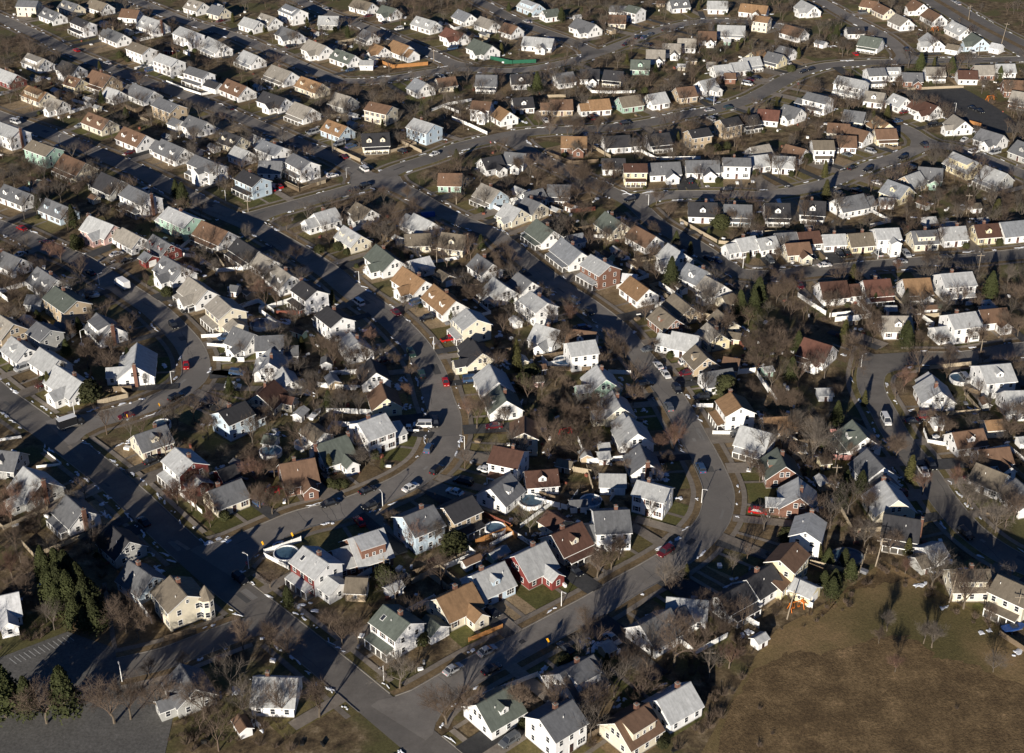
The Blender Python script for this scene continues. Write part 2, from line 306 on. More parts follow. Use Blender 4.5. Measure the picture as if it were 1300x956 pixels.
# ------------------------------------------------------------------ labels: look + road side + order
ORD = 'first second third fourth fifth sixth seventh eighth ninth tenth eleventh twelfth thirteenth fourteenth fifteenth sixteenth seventeenth eighteenth nineteenth twentieth'.split()
def ordi(k):
    if k < 20: return ORD[k]
    t = ['twenty', 'thirty', 'forty', 'fifty', 'sixty', 'seventy'][(k + 1) // 10 - 2]; u = (k + 1) % 10
    return (t[:-1] + 'ieth') if u == 0 else t + '-' + ORD[u - 1]
REG = []          # (object, look, category, group)
def reg(o, look, cat, group=None):
    REG.append((o, look, cat, group)); return o
def finish_labels():
    B = {}
    for o, look, cat, group in REG:
        p = o.location; d, ri, k = near_road(p.x, p.y); r = ROADS[ri]
        c = r['C'][k]; far = (p.y - c.y) > 0
        B.setdefault((look, ri, far), []).append(o)
        o['category'] = cat
        if group: o['group'] = group
    for (look, ri, far), L in B.items():
        base = look + (' beyond the ' if far else ' below the ') + ROADS[ri]['name']
        L.sort(key=lambda o: (proj(o.location)[0]))
        for i, o in enumerate(L):
            if len(L) == 1: o['label'] = base
            elif i == 0: o['label'] = 'leftmost ' + base
            elif i == len(L) - 1: o['label'] = 'rightmost ' + base
            else: o['label'] = ordi(i) + ' from left, ' + base
# ------------------------------------------------------------------ houses: ridge ends (tile pixels), depth, type, wall, roof, extras
HD = """
d2 770 1020 890 970 8 c w l k
d2 560 1130 690 1075 9 c c b k
d2 200 1110 310 1060 9 T w g k
d1 900 1130 1010 1085 9 c w v d
d0 900 475 1000 562 9 T c t tlk
d0 730 325 830 395 8 c b g k
d0 540 190 635 255 8 c e d -
d0 320 40 410 105 8 c w g K
d0 -60 545 30 520 8 c w W -
d0 880 890 960 955 8 c e g -
c0 1035 772 1165 742 8 c c g k
d1 250 288 372 365 8 T f l pmkq
d1 505 245 605 202 11 c k l ls
d1 745 135 880 92 10 T b g k
d1 950 85 1065 50 8 T t d p
c1 1168 755 1290 692 9 c w g d
d1 905 540 1075 465 9 c c o xk
d1 1080 420 1230 370 9 c b l dk
d1 645 575 780 655 8 T w v pkq
d1 130 885 260 890 9 c w l k
d2 75 318 180 278 10 c r l xk
d2 240 210 365 180 9 c c n pdk
d2 450 115 600 108 10 T w g kl
c2 660 738 800 768 7 T w l k
d2 690 650 830 590 9 c w g m
d2 280 905 430 822 10 c w g k
d2 855 540 940 548 7 c w l -
d2 1170 450 1272 405 8 c w d k
d2 1075 500 1185 472 7 c w d p
c3 160 738 182 800 9 c k l k
c3 62 585 108 655 9 c k v dk
d3 205 130 232 205 7 T w l J
d3 140 282 100 345 7 T y b l
c3 595 735 650 830 10 c c l J
d3 640 150 770 172 9 c w d Kp
d3 930 400 1090 400 8 c c t k
d3 1160 425 1300 500 8 T c t p
c3 1100 690 1200 740 8 c w g -
c3 220 45 310 65 9 c w R xp
c3 430 445 505 515 9 c w v dp
c3 500 600 590 650 9 c w g m
c3 835 220 852 298 9 c w l mk
c3 1060 175 1200 160 10 T w l d
c3 1220 290 1290 300 10 c w l -
c3 960 500 1030 480 7 c w b -
c3 1050 620 1120 600 7 c w b -
c3 1080 690 1130 710 8 c w t -
c3 -5 437 120 442 7 c t o -
c2 345 55 410 50 8 T w l -
c2 462 172 492 235 9 c g l k
c2 530 300 570 370 8 c c l k
c2 610 430 655 495 9 c w l l
c2 665 565 700 640 8 c w g K
b2 850 775 930 790 9 c w l l
b2 930 740 1010 790 8 c y l k
c2 955 75 1022 135 8 c t t d
c2 1000 210 1090 182 7 c w g -
c2 1105 308 1165 370 8 T w o pJ
c2 1180 455 1272 480 9 c w l p
c2 80 430 115 490 7 T c b -
c2 -20 575 120 590 9 T w n pk
c2 90 690 190 682 7 c w n -
c1 1150 165 1215 250 9 c w l -
c2 -40 275 30 335 9 c w v dk
c1 75 95 110 155 9 c w l k
c1 150 180 180 230 6 c w l -
c1 90 250 45 305 9 c c n k
c1 470 10 540 65 8 c w l k
c1 575 150 612 192 8 c w d -
c1 630 265 662 325 8 c y b J
c1 530 450 640 410 10 T w l mk
c1 335 545 445 525 10 c w v JxK
c1 160 640 280 640 10 c k b xk
c0 100 10 175 70 8 c w l k
c0 190 85 290 140 8 c w l -
c0 270 175 400 262 9 c w l k
c0 640 60 690 175 10 c w l K
c0 660 500 810 475 8 c c g dk
c0 858 575 945 645 8 T a l pkm
c0 1080 385 1190 362 8 T b d km
c0 -20 585 50 592 8 c e g -
c0 110 670 215 735 10 c e l K
b0 30 50 135 105 8 c w l d
b0 235 120 325 170 8 c b l d
b0 445 205 545 258 9 c p l xJ
b0 610 62 760 105 9 T w g Kp
b0 830 160 940 222 9 T g l lk
b0 1000 225 1120 280 9 c w b -
b0 610 275 710 320 8 c w l l
b0 730 290 820 340 8 c r g -
b0 800 405 900 460 9 c w g xd
b0 920 510 1020 570 9 c w l xp
b0 1050 605 1150 655 9 T c l pm
b0 1170 760 1250 790 9 c w g x
b0 1190 330 1290 400 8 c w d -
b0 20 380 95 420 8 c w g J
b0 180 460 280 520 9 c w l kd
b0 270 555 375 625 9 T t v k
b0 460 690 560 745 9 c w l K
b0 0 690 60 740 9 c t l d
b0 140 750 205 775 8 T e l -
b1 15 380 70 400 8 c w l -
b1 110 450 200 500 9 c w l k
b1 235 528 325 572 8 T w d pJ
b1 355 655 455 702 8 T w d kl
b1 20 790 110 795 9 T w g m
b1 315 195 395 172 8 c w l kl
b1 455 255 525 308 8 c c l k
b1 610 348 695 420 9 c w v kx
b1 500 145 590 175 7 c w t -
b1 800 195 870 240 9 c w l l
b1 760 300 860 296 7 c c t -
b1 930 290 1050 305 9 c c t K
b1 745 455 840 530 9 c w o xk
b1 885 545 1000 625 9 c w o dk
b1 1040 665 1110 715 9 T c l pl
b1 1075 825 1135 872 9 c c d lx
b1 1120 52 1215 85 9 c b l k
b1 1220 150 1290 170 9 c c l x
b1 1090 400 1190 440 8 c w l k
b1 1230 500 1290 540 9 c w l -
b2 20 142 110 170 9 c c g xk
b2 150 225 245 280 9 c w v kp
b2 285 315 375 390 9 c w l kp
b2 455 402 560 455 9 T k l kp
b2 625 503 700 570 8 c w o -
b2 800 592 915 655 8 c t t -
b2 750 655 880 705 8 c k t d
b2 490 190 580 240 9 c c v k
b2 640 255 740 310 8 c w b -
b2 800 345 880 392 9 c w l -
b2 910 445 1010 490 9 c w l dk
b2 990 510 1090 550 8 c w l -
b2 905 142 1040 146 9 c w d dk
b2 1080 150 1210 160 8 c b g kp
b2 1190 322 1290 318 9 c w l lk
b2 125 580 215 635 8 T w l lk
b2 20 495 90 545 8 c w g -
b2 190 740 300 772 9 c w l k
b2 310 762 390 772 8 c w b -
b2 1000 700 1080 740 7 c c t -
b2 210 60 290 62 8 c w g -
b2 130 85 190 75 7 c w g -
b3 20 145 110 150 9 c w d dp
b3 180 132 300 140 9 c w d dpk
b3 350 120 490 106 9 c w g m
b3 610 32 700 70 9 c y l -
b3 40 325 105 325 8 c w l -
b3 -60 322 0 322 8 c w l -
b3 115 328 165 326 7 c c b -
b3 190 295 275 290 8 c w n k
b3 300 295 350 300 7 c w l k
b3 375 298 465 292 8 c y t k
b3 550 288 645 292 8 T w l x
b3 730 285 835 280 8 c c g k
b3 870 265 980 262 8 c w l k
b3 1045 250 1130 250 8 c y n kd
b3 1170 255 1290 242 9 c w l -
b3 275 530 400 532 9 c w n m
b3 500 522 600 522 9 c w R kp
b3 690 515 800 518 9 c w o px
b3 870 498 1010 480 9 T w l kp
b3 620 700 680 700 8 c w l -
b3 900 692 1035 682 9 T w l kl
b3 1080 665 1160 665 7 c w b -
a0 80 5 170 8 8 T c l -
a0 200 35 310 70 8 c w g -
a0 360 85 450 110 7 T w d p
a0 530 140 600 170 8 c w g l
a0 640 202 740 240 8 T w t -
a0 780 260 870 297 8 T w l l
a0 930 330 1025 355 7 T w g p
a0 1120 385 1200 430 9 c w b d
a0 700 75 790 110 10 c w l K
a0 870 125 970 165 9 T w l -
a0 1020 182 1090 215 9 c w l -
a0 920 0 1000 12 9 c w l d
a0 1040 25 1095 40 8 c c g -
a0 1210 80 1290 100 8 c w l -
a0 600 45 680 52 8 c w b -
a0 300 5 390 20 8 c c g -
a0 430 0 540 15 8 c w t -
a0 300 300 390 322 8 c w d x
a0 345 375 400 382 7 c y b -
a0 440 350 545 372 10 c t b k
a0 530 430 590 442 7 c w l -
a0 650 410 740 450 9 c w l l
a0 780 480 870 515 8 T t l -
a0 920 570 1015 595 8 c w g x
a0 610 617 710 670 9 c w b d
a0 440 552 530 590 8 c c b d
a0 120 405 245 470 8 c c o s
a0 250 480 300 495 7 c w l -
a0 0 335 80 370 8 c r l k
a0 0 600 95 635 9 T w l K
a0 150 692 270 720 8 T g t -
a0 310 757 420 800 9 c c b p
a0 490 850 600 882 10 c e d l
a0 790 682 900 730 9 c w l ld
a0 940 762 1080 802 8 T w g px
a0 1180 840 1290 868 8 T b d kp
a0 1090 650 1190 668 8 c c d d
a0 1150 722 1215 737 7 c w l -
a0 130 265 230 290 8 c w l -
a0 1190 250 1265 275 8 c w l -
a1 130 10 270 60 9 T w l s
a1 20 72 90 92 9 c w l d
a1 130 130 240 160 8 c w g x
a1 270 195 370 228 9 c w l x
a1 410 245 510 272 8 c w v d
a1 330 80 420 82 8 c e l -
a1 490 0 600 12 8 c w t -
a1 550 145 590 165 7 c w g -
a1 680 202 770 226 9 c w o m
a1 595 215 655 230 7 c w o -
a1 630 30 710 42 8 c w v -
a1 790 85 915 105 8 c w l d
a1 940 140 1045 162 8 c w R x
a1 1080 192 1180 225 9 c w v x
a1 1000 50 1080 70 8 c w l -
a1 1110 85 1195 105 8 c w l -
a1 90 322 200 352 9 c w l k
a1 240 377 345 412 8 c c o d
a1 50 452 170 480 8 c w d -
a1 210 502 290 530 9 c w l -
a1 400 460 490 472 9 c e l -
a1 580 500 680 522 8 T c b -
a1 370 590 465 620 8 c b o d
a1 540 658 665 652 9 c c d dp
a1 795 582 890 610 9 T b l k
a1 790 387 860 405 9 c w l k
a1 910 382 985 382 7 c c b -
a1 1100 370 1195 370 9 c w g -
a1 1085 495 1170 502 8 T w b x
a1 50 690 150 720 8 T w l k
a1 190 757 290 790 8 T w g p
a1 60 790 130 792 8 c w g -
a1 920 850 1020 852 8 c g b -
a1 1200 760 1270 752 8 c w d x
a2 80 0 185 20 8 c b l -
a2 200 50 250 47 7 c w v -
a2 0 115 70 130 8 c w b -
a2 100 180 240 192 8 c w l -
a2 350 92 450 120 9 c w g x
a2 530 30 585 32 6 c w g -
a2 620 30 660 36 8 T w v -
a2 520 75 590 77 8 c c b -
a2 810 0 900 2 8 c w g d
a2 1000 5 1090 10 8 c w l -
a2 1160 30 1272 50 8 c w o x
a2 1050 125 1175 130 8 c w l -
a2 960 155 1030 157 8 c w b -
a2 860 190 930 192 8 c w l -
a2 790 215 850 217 8 c w l -
a2 705 245 780 247 8 c w l -
a2 635 295 700 297 8 c g v -
a2 385 340 455 342 8 c w d -
a2 500 345 575 352 8 c c d -
a2 260 360 325 357 8 c w l -
a2 50 365 110 366 8 c w d -
a2 50 480 130 480 8 c w d d
a2 230 490 330 490 8 c t b l
a2 415 490 510 488 8 c w o l
a2 560 475 665 470 8 c g t -
a2 705 460 785 458 8 c w l -
a2 840 428 930 428 8 c t b -
a2 960 395 1020 390 8 c w l x
a2 1055 325 1105 320 7 c w l -
a2 1118 310 1162 305 7 c w l -
a2 1180 285 1230 280 7 c w l -
a2 1242 260 1290 255 7 c y o -
a2 285 670 400 672 8 c k o x
a2 490 668 610 667 8 c w d m
a2 700 658 805 655 8 c w d pk
a2 900 636 1000 632 7 T t d -
a2 1055 585 1145 577 7 T t d -
a2 1165 570 1225 567 7 c e d -
a2 490 785 545 785 7 c w d -
a2 580 806 685 806 7 T y n p
a2 710 800 855 797 8 c w g x
a2 895 790 1045 786 8 c w g x
a2 1090 775 1215 771 7 T w g lk
a2 1240 765 1300 765 8 c w l -
a2 1220 718 1280 714 7 c w l -
a2 0 750 55 755 8 c w g -
a2 0 577 60 600 8 c w o -
a3 170 5 260 30 8 c w l -
a3 490 0 550 10 7 c y b -
a3 560 20 620 45 7 c c b -
a3 640 70 710 95 8 c w l -
a3 720 0 790 20 8 c w b -
a3 800 45 870 75 8 c w b -
a3 110 100 190 125 8 c w b -
a3 0 250 60 262 8 c y l -
a3 85 230 130 236 7 c w g -
a3 410 132 480 137 6 c w d -
a3 505 175 600 190 9 c w v p
a3 800 165 880 200 8 c w l x
a3 920 105 1000 140 8 c w l -
a3 1055 172 1130 200 9 c b v x
a3 510 335 580 336 8 T w g p
a3 600 332 640 336 7 c w l -
a3 370 372 490 400 8 T w l p
a3 220 452 315 480 7 T w g pl
a3 110 520 160 532 8 c w g x
a3 530 450 592 458 8 c w l -
a3 620 457 680 482 8 c w l -
a3 760 492 850 520 8 c w n xl
a3 700 355 750 360 7 c k g -
a3 815 330 860 332 7 c w l -
a3 1040 322 1110 322 8 c k l -
a3 970 345 1020 350 7 c w n -
a3 1150 315 1210 317 7 c w l -
a3 1190 395 1255 397 9 c k b -
a3 1240 450 1290 458 8 c k l -
a3 920 565 990 595 8 c w l -
a3 1020 642 1130 672 8 c w g x
a3 1180 697 1280 730 9 c e g -
a3 930 747 1045 798 9 c y l s
a3 1080 815 1190 850 9 c e l -
a3 570 582 640 618 8 c y o -
a3 605 643 690 640 7 c y b -
a3 455 630 510 640 8 c w b -
a3 370 665 430 667 8 c w b -
a3 240 690 335 690 8 T w t p
a3 400 540 490 552 8 c c g -
a3 320 605 420 612 7 c c b -
a3 0 535 60 540 8 c w R -
a3 10 762 100 767 8 c w l -
a3 110 716 200 726 7 c w b -
a3 700 858 760 845 8 c t l -
a3 760 822 860 830 8 c g g x
a3 -20 50 25 55 7 T c o -
"""
# outbuildings: ridge ends, depth, kind (G garage, S shed), wall, roof
GD = """
d1 465 438 560 442 6 G t t
d1 862 640 902 662 5 G w v
d2 212 112 300 158 6 G c n
c2 470 698 592 707 6 G w l
d2 485 765 522 757 3 S t l
d3 150 440 250 480 5 G y l
d3 745 262 845 246 6 G w l
d3 740 335 795 330 5 S e t
c3 265 285 330 280 4 S w l
c3 1095 437 1148 440 5 G c o
c3 272 617 318 617 3.5 S y t
c3 830 425 870 425 4 S w l
c2 462 552 512 552 3.5 S t l
c2 460 592 512 592 3.5 S w l
c2 145 222 188 224 3 S p t
c1 270 455 360 495 6 G w t
c1 62 512 118 520 4 S w v
c0 1062 680 1150 662 6 G r d
b0 135 595 210 600 6 G e g
b0 275 728 345 742 6 G e g
b0 1130 548 1165 552 4 S w l
b0 700 387 750 400 5 G r l
b1 770 420 870 416 8 G w W
b1 912 475 970 498 5 G t t
b2 300 303 375 300 6 G w l
b2 555 488 605 493 5 G w W
b2 1045 592 1100 575 6 G c t
b2 1065 762 1105 768 4 S y t
b2 1060 895 1125 905 7 G t b
b3 570 120 635 122 5 S w l
b3 1012 145 1058 150 4 S w t
b3 785 215 838 215 5 S w l
a0 810 230 850 232 4 S r b
a0 1000 395 1085 402 6 G w d
a0 835 580 895 588 6 G w g
a1 530 292 585 300 5 G w l
a1 0 660 38 668 5 G w l
a2 995 305 1035 305 5 S w l
a2 1075 355 1125 355 6 G k b
a3 1150 222 1200 232 6 G w W
a3 240 195 320 205 4 S w l
a3 885 212 945 222 6 G w t
"""
WN = dict(f='red-fronted white', a='white-fronted red', w='white', c='cream', y='pale yellow', b='light blue', p='pink', g='pale green', r='red', t='tan', e='grey', k='brick')
RN = dict(l='light grey', g='grey', d='black', o='orange-tan', b='brown', n='dark brown', v='green-grey', R='rust red', t='taupe', W='white', h='mid grey', q='pale tan-grey')
def dims(ty, W_):
    e, pit = {'c': (2.8, .78), 'T': (5.3, .55), 'G': (2.4, .6), 'S': (1.9, .55)}[ty]
    return e, e + W_ / 2 * pit, pit
BLD = []
def parse(data, outb):
    for ln in data.strip().split('\n'):
        s = ln.split(); t = s[0]; a = [float(q) for q in s[1:6]]; ty, wa, ro = s[6], s[7], s[8]; ex = s[9] if len(s) > 9 and s[9] != '-' else ''
        W_ = a[4]; e, rh, pit = dims(ty, W_)
        A = tp(t, a[0], a[1], rh); B = tp(t, a[2], a[3], rh)
        c = (A + B) / 2; d = B - A; ang = math.atan2(d.y, d.x); L = d.length
        if A.x > B.x and not outb: ang += math.pi
        lo, hi = {'c': (8.5, 13.5), 'T': (8.0, 12.5), 'G': (4.5, 9), 'S': (2.4, 5)}[ty]
        if t[0] in 'ab' and not outb: L = L * (1.05 if t[0] == 'a' else 1.0); W_ += .4 if t[0] == 'a' else 0; e, rh, pit = dims(ty, W_); hi += 1.5
        L = min(max(L, lo), hi)
        _q = random.Random(len(BLD)); _w = set(ex) & set('mlpxds')
        if not outb and not _w and ty == 'c' and _q.random() < .55: ex += _q.choice('ppxxdds')
        if t[0] in 'ab' and ro == 'l' and _q.random() < .5: ro = _q.choice('hqqg')
        BLD.append(dict(src=ln, x0=c.x, y0=c.y, x=c.x, y=c.y, ang=ang, L=L, W=W_, ty=ty, wa=wa, ro=ro, ex=ex, out=outb))
parse(HD, False); parse(GD, True)
NHAND = len(BLD)
for h in BLD:                                     # square the house to its street
    d, ri, k = near_road(h['x'], h['y']); T = ROADS[ri]['T'][k]; h['ri'] = ri; h['rk'] = k; h['rd'] = d
    if d < 34:
        ra = math.atan2(T.y, T.x); df = (ra - h['ang'] + math.pi / 4) % (math.pi / 2) - math.pi / 4
        if abs(df) < R(30): h['ang'] += df * (.75 if not h['out'] else .9)
def corners(h, g=0):
    c, s = math.cos(h['ang']), math.sin(h['ang'])
    return [(h['x'] + c * u - s * v, h['y'] + s * u + c * v) for u in (-h['L'] / 2 - g, h['L'] / 2 + g) for v in (-h['W'] / 2 - g, h['W'] / 2 + g)]
def overlap(a, b, g=.5):
    ca, cb = corners(a, g / 2), corners(b, g / 2); best = None
    for h in (a, b):
        for t in (h['ang'], h['ang'] + math.pi / 2):
            ax = (math.cos(t), math.sin(t)); pa = [q[0] * ax[0] + q[1] * ax[1] for q in ca]; pb = [q[0] * ax[0] + q[1] * ax[1] for q in cb]
            o1 = max(pa) - min(pb); o2 = max(pb) - min(pa); o = min(o1, o2)
            if o <= 0: return None
            if best is None or o < best[0]: best = (o, ax, 1 if o1 < o2 else -1)
    return best
NOV = 0
for it in range(14):
    NOV = 0
    for i, a in enumerate(BLD):
        for b in BLD[i + 1:]:
            if abs(a['x'] - b['x']) + abs(a['y'] - b['y']) > 26: continue
            o = overlap(a, b)
            if o:
                NOV += 1; m, ax, sg = o
                a['x'] -= sg * ax[0] * m * .5; a['y'] -= sg * ax[1] * m * .5; b['x'] += sg * ax[0] * m * .5; b['y'] += sg * ax[1] * m * .5
                if m > 2:
                    for h in (a, b): h['L'] = max(h['L'] * .96, 4); h['W'] = max(h['W'] * .97, 3)
        for cx, cy in corners(a):
            d, ri, k = near_road(cx, cy)
            if d < 4.2:
                c = ROADS[ri]['C'][k]; v = Vector((a['x'] - c.x, a['y'] - c.y)).normalized(); a['x'] += v.x * (4.2 - d) * .6; a['y'] += v.y * (4.2 - d) * .6
for h in BLD:
    if h.get('x0') is not None and math.hypot(h['x']-h['x0'],h['y']-h['y0'])>4.5: print('moved', h['src'], round(h['x']-h['x0'],1), round(h['y']-h['y0'],1))
print('buildings', len(BLD), 'overlaps left', NOV)

# small sheds at the backs of the plots
_q = random.Random(17); _n = 0
for h in [b for b in BLD if not b['out']]:
    if _n > 80: break
    if _q.random() < .4:
        C = ROADS[h['ri']]['C'][h['rk']]; v = Vector((h['x'] - C.x, h['y'] - C.y)).normalized(); t = Vector((-v.y, v.x)); p = Vector((h['x'], h['y'])) + v * _q.uniform(11, 17) + t * _q.uniform(-7, 7)
        n = dict(src='', x=p.x, y=p.y, ang=h['ang'], L=_q.uniform(2.6, 4.6), W=_q.uniform(2.2, 3.2), ty='S', wa=_q.choice('wwwtceg'), ro=_q.choice('llgtbw').replace('w', 'W'), ex='', out=True, ri=h['ri'], rk=h['rk'], rd=9)
        if near_road(p.x, p.y)[0] < 9 or any(abs(b['x'] - p.x) + abs(b['y'] - p.y) < 22 and overlap(b, n, 1.0) for b in BLD): continue
        if inpoly(p.x, p.y, FW) or inpoly(p.x, p.y, LOTS[0]) or inpoly(p.x, p.y, LOTS[1]): continue
        BLD.append(n); _n += 1
# window and door meshes, shared
def window_mesh(w, h, mull=1):
    b = MB(); f = .09
    b.box(-w / 2 - f, w / 2 + f, -.05, .0, -f, 0, 0); b.box(-w / 2 - f, w / 2 + f, -.05, 0, h, h + f, 0)
    b.box(-w / 2 - f, -w / 2, -.05, 0, 0, h, 0); b.box(w / 2, w / 2 + f, -.05, 0, 0, h, 0)
    b.box(-w / 2, w / 2, -.02, 0, 0, h, 1); b.box(-w / 2, w / 2, -.035, -.02, h / 2 - .03, h / 2 + .03, 0)
    for k in range(mull): x = -w / 2 + w * (k + 1) / (mull + 1); b.box(x - .04, x + .04, -.045, -.036, 0, h, 0)
    return b.mesh('window', [M['trim'], M['glass']])
WM = {'s': window_mesh(.9, 1.25, 0), 'p': window_mesh(1.9, 1.3, 2), 'q': window_mesh(.6, .8, 0)}
SH = {}
def shutter_mesh():
    b = MB(); b.box(-.2, .2, -.04, 0, 0, 1.3); return b.mesh('shutter', M['door'])
SHM = shutter_mesh()
def door_mesh():
    b = MB(); b.box(-.6, .6, -.05, 0, 0, 2.2, 0); b.box(-.47, .47, -.09, -.05, 0, 2.08, 1); b.box(-.25, .25, -.1, -.09, 1.3, 1.85, 2); return b.mesh('door', [M['trim'], M['door'], M['glass']])
DM = door_mesh()
def gdoor_mesh():
    b = MB(); b.box(-1.4, 1.4, -.06, 0, 0, 2.15, 0)
    for k in range(4): b.box(-1.3, 1.3, -.09, -.06, .06 + k * .52, .06 + k * .52 + .46, 0)
    return b.mesh('garage_door', M['trim'])
GDM = gdoor_mesh()
def chimney_mesh(h, w=.9, d=.7):
    b = MB(); b.box(-w / 2, w / 2, -d / 2, d / 2, 0, h, 0); b.box(-w / 2 - .06, w / 2 + .06, -d / 2 - .06, d / 2 + .06, h, h + .15, 1); b.box(-.2, .2, -.15, .15, h + .15, h + .4, 0); return b.mesh('chimney', [M['brick'], M['concrete']])
CHM = chimney_mesh(2.0, .8, .8)
def pipe_mesh():
    b = MB(); b.tube((0, 0, 0), (0, 0, .6), .07, .07, 6, cap=True); return b.mesh('vent_pipe', M['trim'])
PIM = pipe_mesh()
def skyl_mesh():
    b = MB(); b.box(-.5, .5, -.7, .7, 0, .1, 0); b.box(-.42, .42, -.62, .62, .1, .12, 1); return b.mesh('skylight', [M['trim'], M['glass']])
SKM = skyl_mesh()
def gable_walls(L, Wd, e, rh, y0=None, z0=0):
    b = MB(); x = L / 2; y = Wd / 2
    b.face([(-x, -y, z0), (x, -y, z0), (x, -y, e), (-x, -y, e)]); b.face([(x, y, z0), (-x, y, z0), (-x, y, e), (x, y, e)])
    b.face([(x, -y, z0), (x, y, z0), (x, y, e), (x, 0, rh), (x, -y, e)]); b.face([(-x, y, z0), (-x, -y, z0), (-x, -y, e), (-x, 0, rh), (-x, y, e)])
    return b
def gable_roof(b, L, Wd, e, rh, ov=.35, th=.16, m=0, x0=0, mt=None, lift=.02):
    x = L / 2 + ov; pit = (rh - e) / (Wd / 2); y = Wd / 2 + ov; ze = e - ov * pit + lift; zr = rh + lift
    for s in (-1, 1):
        P = [(-x, s * y, ze), (x, s * y, ze), (x, 0, zr), (-x, 0, zr)]; P = [(p[0] + x0, p[1], p[2]) for p in P]; Q = [(p[0], p[1], p[2] + th) for p in P]
        fs = [(Q, m), (P[::-1], m), ([P[0], P[1], Q[1], Q[0]], mt if mt is not None else m), ([P[1], P[2], Q[2], Q[1]], mt if mt is not None else m), ([P[3], P[0], Q[0], Q[3]], mt if mt is not None else m)]
        for f, mm in fs: b.face(f if s < 0 else f[::-1], mm)
def make_house(h):
    ty, L, Wd, wa, ro, ex = h['ty'], h['L'], h['W'], h['wa'], h['ro'], h['ex']; e, rh, pit = dims(ty, Wd)
    two = wa in 'fa'; wm2 = WALL['w' if wa == 'f' else 'r']; wm = WALL['r' if wa == 'f' else 'w'] if two else WALL[wa]; rm = ROOF[ro]; rnd = random.Random(int(h['x'] * 7 + h['y'] * 13))
    out = h['out']; nm = {'G': 'garage', 'S': 'shed'}.get(ty, 'house')
    root = put(nm, None, None, (h['x'], h['y'], 0), h['ang'])
    base = MB(); base.box(-L / 2 + .03, L / 2 - .03, -Wd / 2 + .03, Wd / 2 - .03, 0, .35); base.build('foundation', M['concrete'], root)
    wl = gable_walls(L, Wd, e, rh, z0=.3 if not out else .02); 
    if two: wl.m = [0, 0, 1, 1]
    wl.build('wall', [wm, wm2] if two else wm, root)
    if two: wm = wm2
    rf = MB(); gable_roof(rf, L, Wd, e, rh, mt=1); roof = rf.build('roof', [rm, M['trim']], root)
    c = MB(); c.box(-L / 2 - .36, L / 2 + .36, -.13, .13, rh + .15, rh + .22); c.build('ridge_cap', rm, roof)
    def win(x, y, z, rot, kind='s', par=root, sh=False):
        put('window', WM[kind], par, (x, y, z), rot)
        if sh:
            for q in (-.72, .72): put('shutter', SHM, par, (x + q * math.cos(rot), y + q * math.sin(rot) - .0, z), rot)
    x2, y2 = L / 2, Wd / 2
    if out:
        if ty == 'G':
            put('garage_door', GDM, root, (x2 + .02, 0, .05), math.pi / 2); win(0, -y2, 1.0, 0, 'q'); win(-x2, 0, 1.0, -math.pi / 2, 'q')
        else: put('door', DM, root, (0, -y2, .05), 0, scale=.8)
        reg(root, f"{'small ' if ty == 'S' else ''}{WN[wa]} {'garage' if ty == 'G' else 'shed'} with {RN[ro]} roof", nm, 'garages and sheds in the yards'); return root
    floors = [.95, 3.55] if ty == 'T' else [.95]
    # the street side gets the door
    C = ROADS[h['ri']]['C'][h['rk']]; lx = (C.x - h['x']) * math.cos(h['ang']) + (C.y - h['y']) * math.sin(h['ang']); ly = -(C.x - h['x']) * math.sin(h['ang']) + (C.y - h['y']) * math.cos(h['ang'])
    fs = -1 if ly < 0 else 1
    sh = rnd.random() < .35
    for s in (-1, 1):
        n = 4 if L > 11 else 3
        for fi, z in enumerate(floors):
            for k in range(n):
                x = -x2 + L * (k + .5) / n
                if fi == 0 and s == fs and k == 1: put('door', DM, root, (x, s * y2, .3), 0 if s < 0 else math.pi); continue
                if 'p' in ex and s < 0 and fi == 0 and ty != 'T': pass
                win(x, s * y2, z, 0 if s < 0 else math.pi, 'p' if (fi == 0 and k == n - 1 and s == fs) else 's', sh=sh and s == fs)
    for s in (-1, 1):
        for z in floors:
            for y in (-Wd * .24, Wd * .24): win(s * x2, y, z, s * math.pi / 2)
        if ty == 'c':
            for y in (-.75, .75): win(s * x2, y, 3.3, s * math.pi / 2)
        elif rh > 7.2: win(s * x2, 0, 5.9, s * math.pi / 2, 'q')
    if 'k' in ex: put('chimney', CHM, roof, (rnd.uniform(-.2, .2) * L, .5, rh - .9))
    for key, s in (('K', 1), ('J', -1)):
        if key in ex: chimney_mesh_cached(rh, root, s * (x2 + .42))
    if rnd.random() < .6: put('vent_pipe', PIM, roof, (rnd.uniform(-.35, .35) * L, -Wd * .2, rh - Wd * .2 * pit + .05))
    if 'q' in ex: 
        o = put('skylight', SKM, roof, (-L * .25, -Wd * .25, rh - Wd * .25 * pit + .17)); o.rotation_euler = (math.atan(pit), 0, 0)
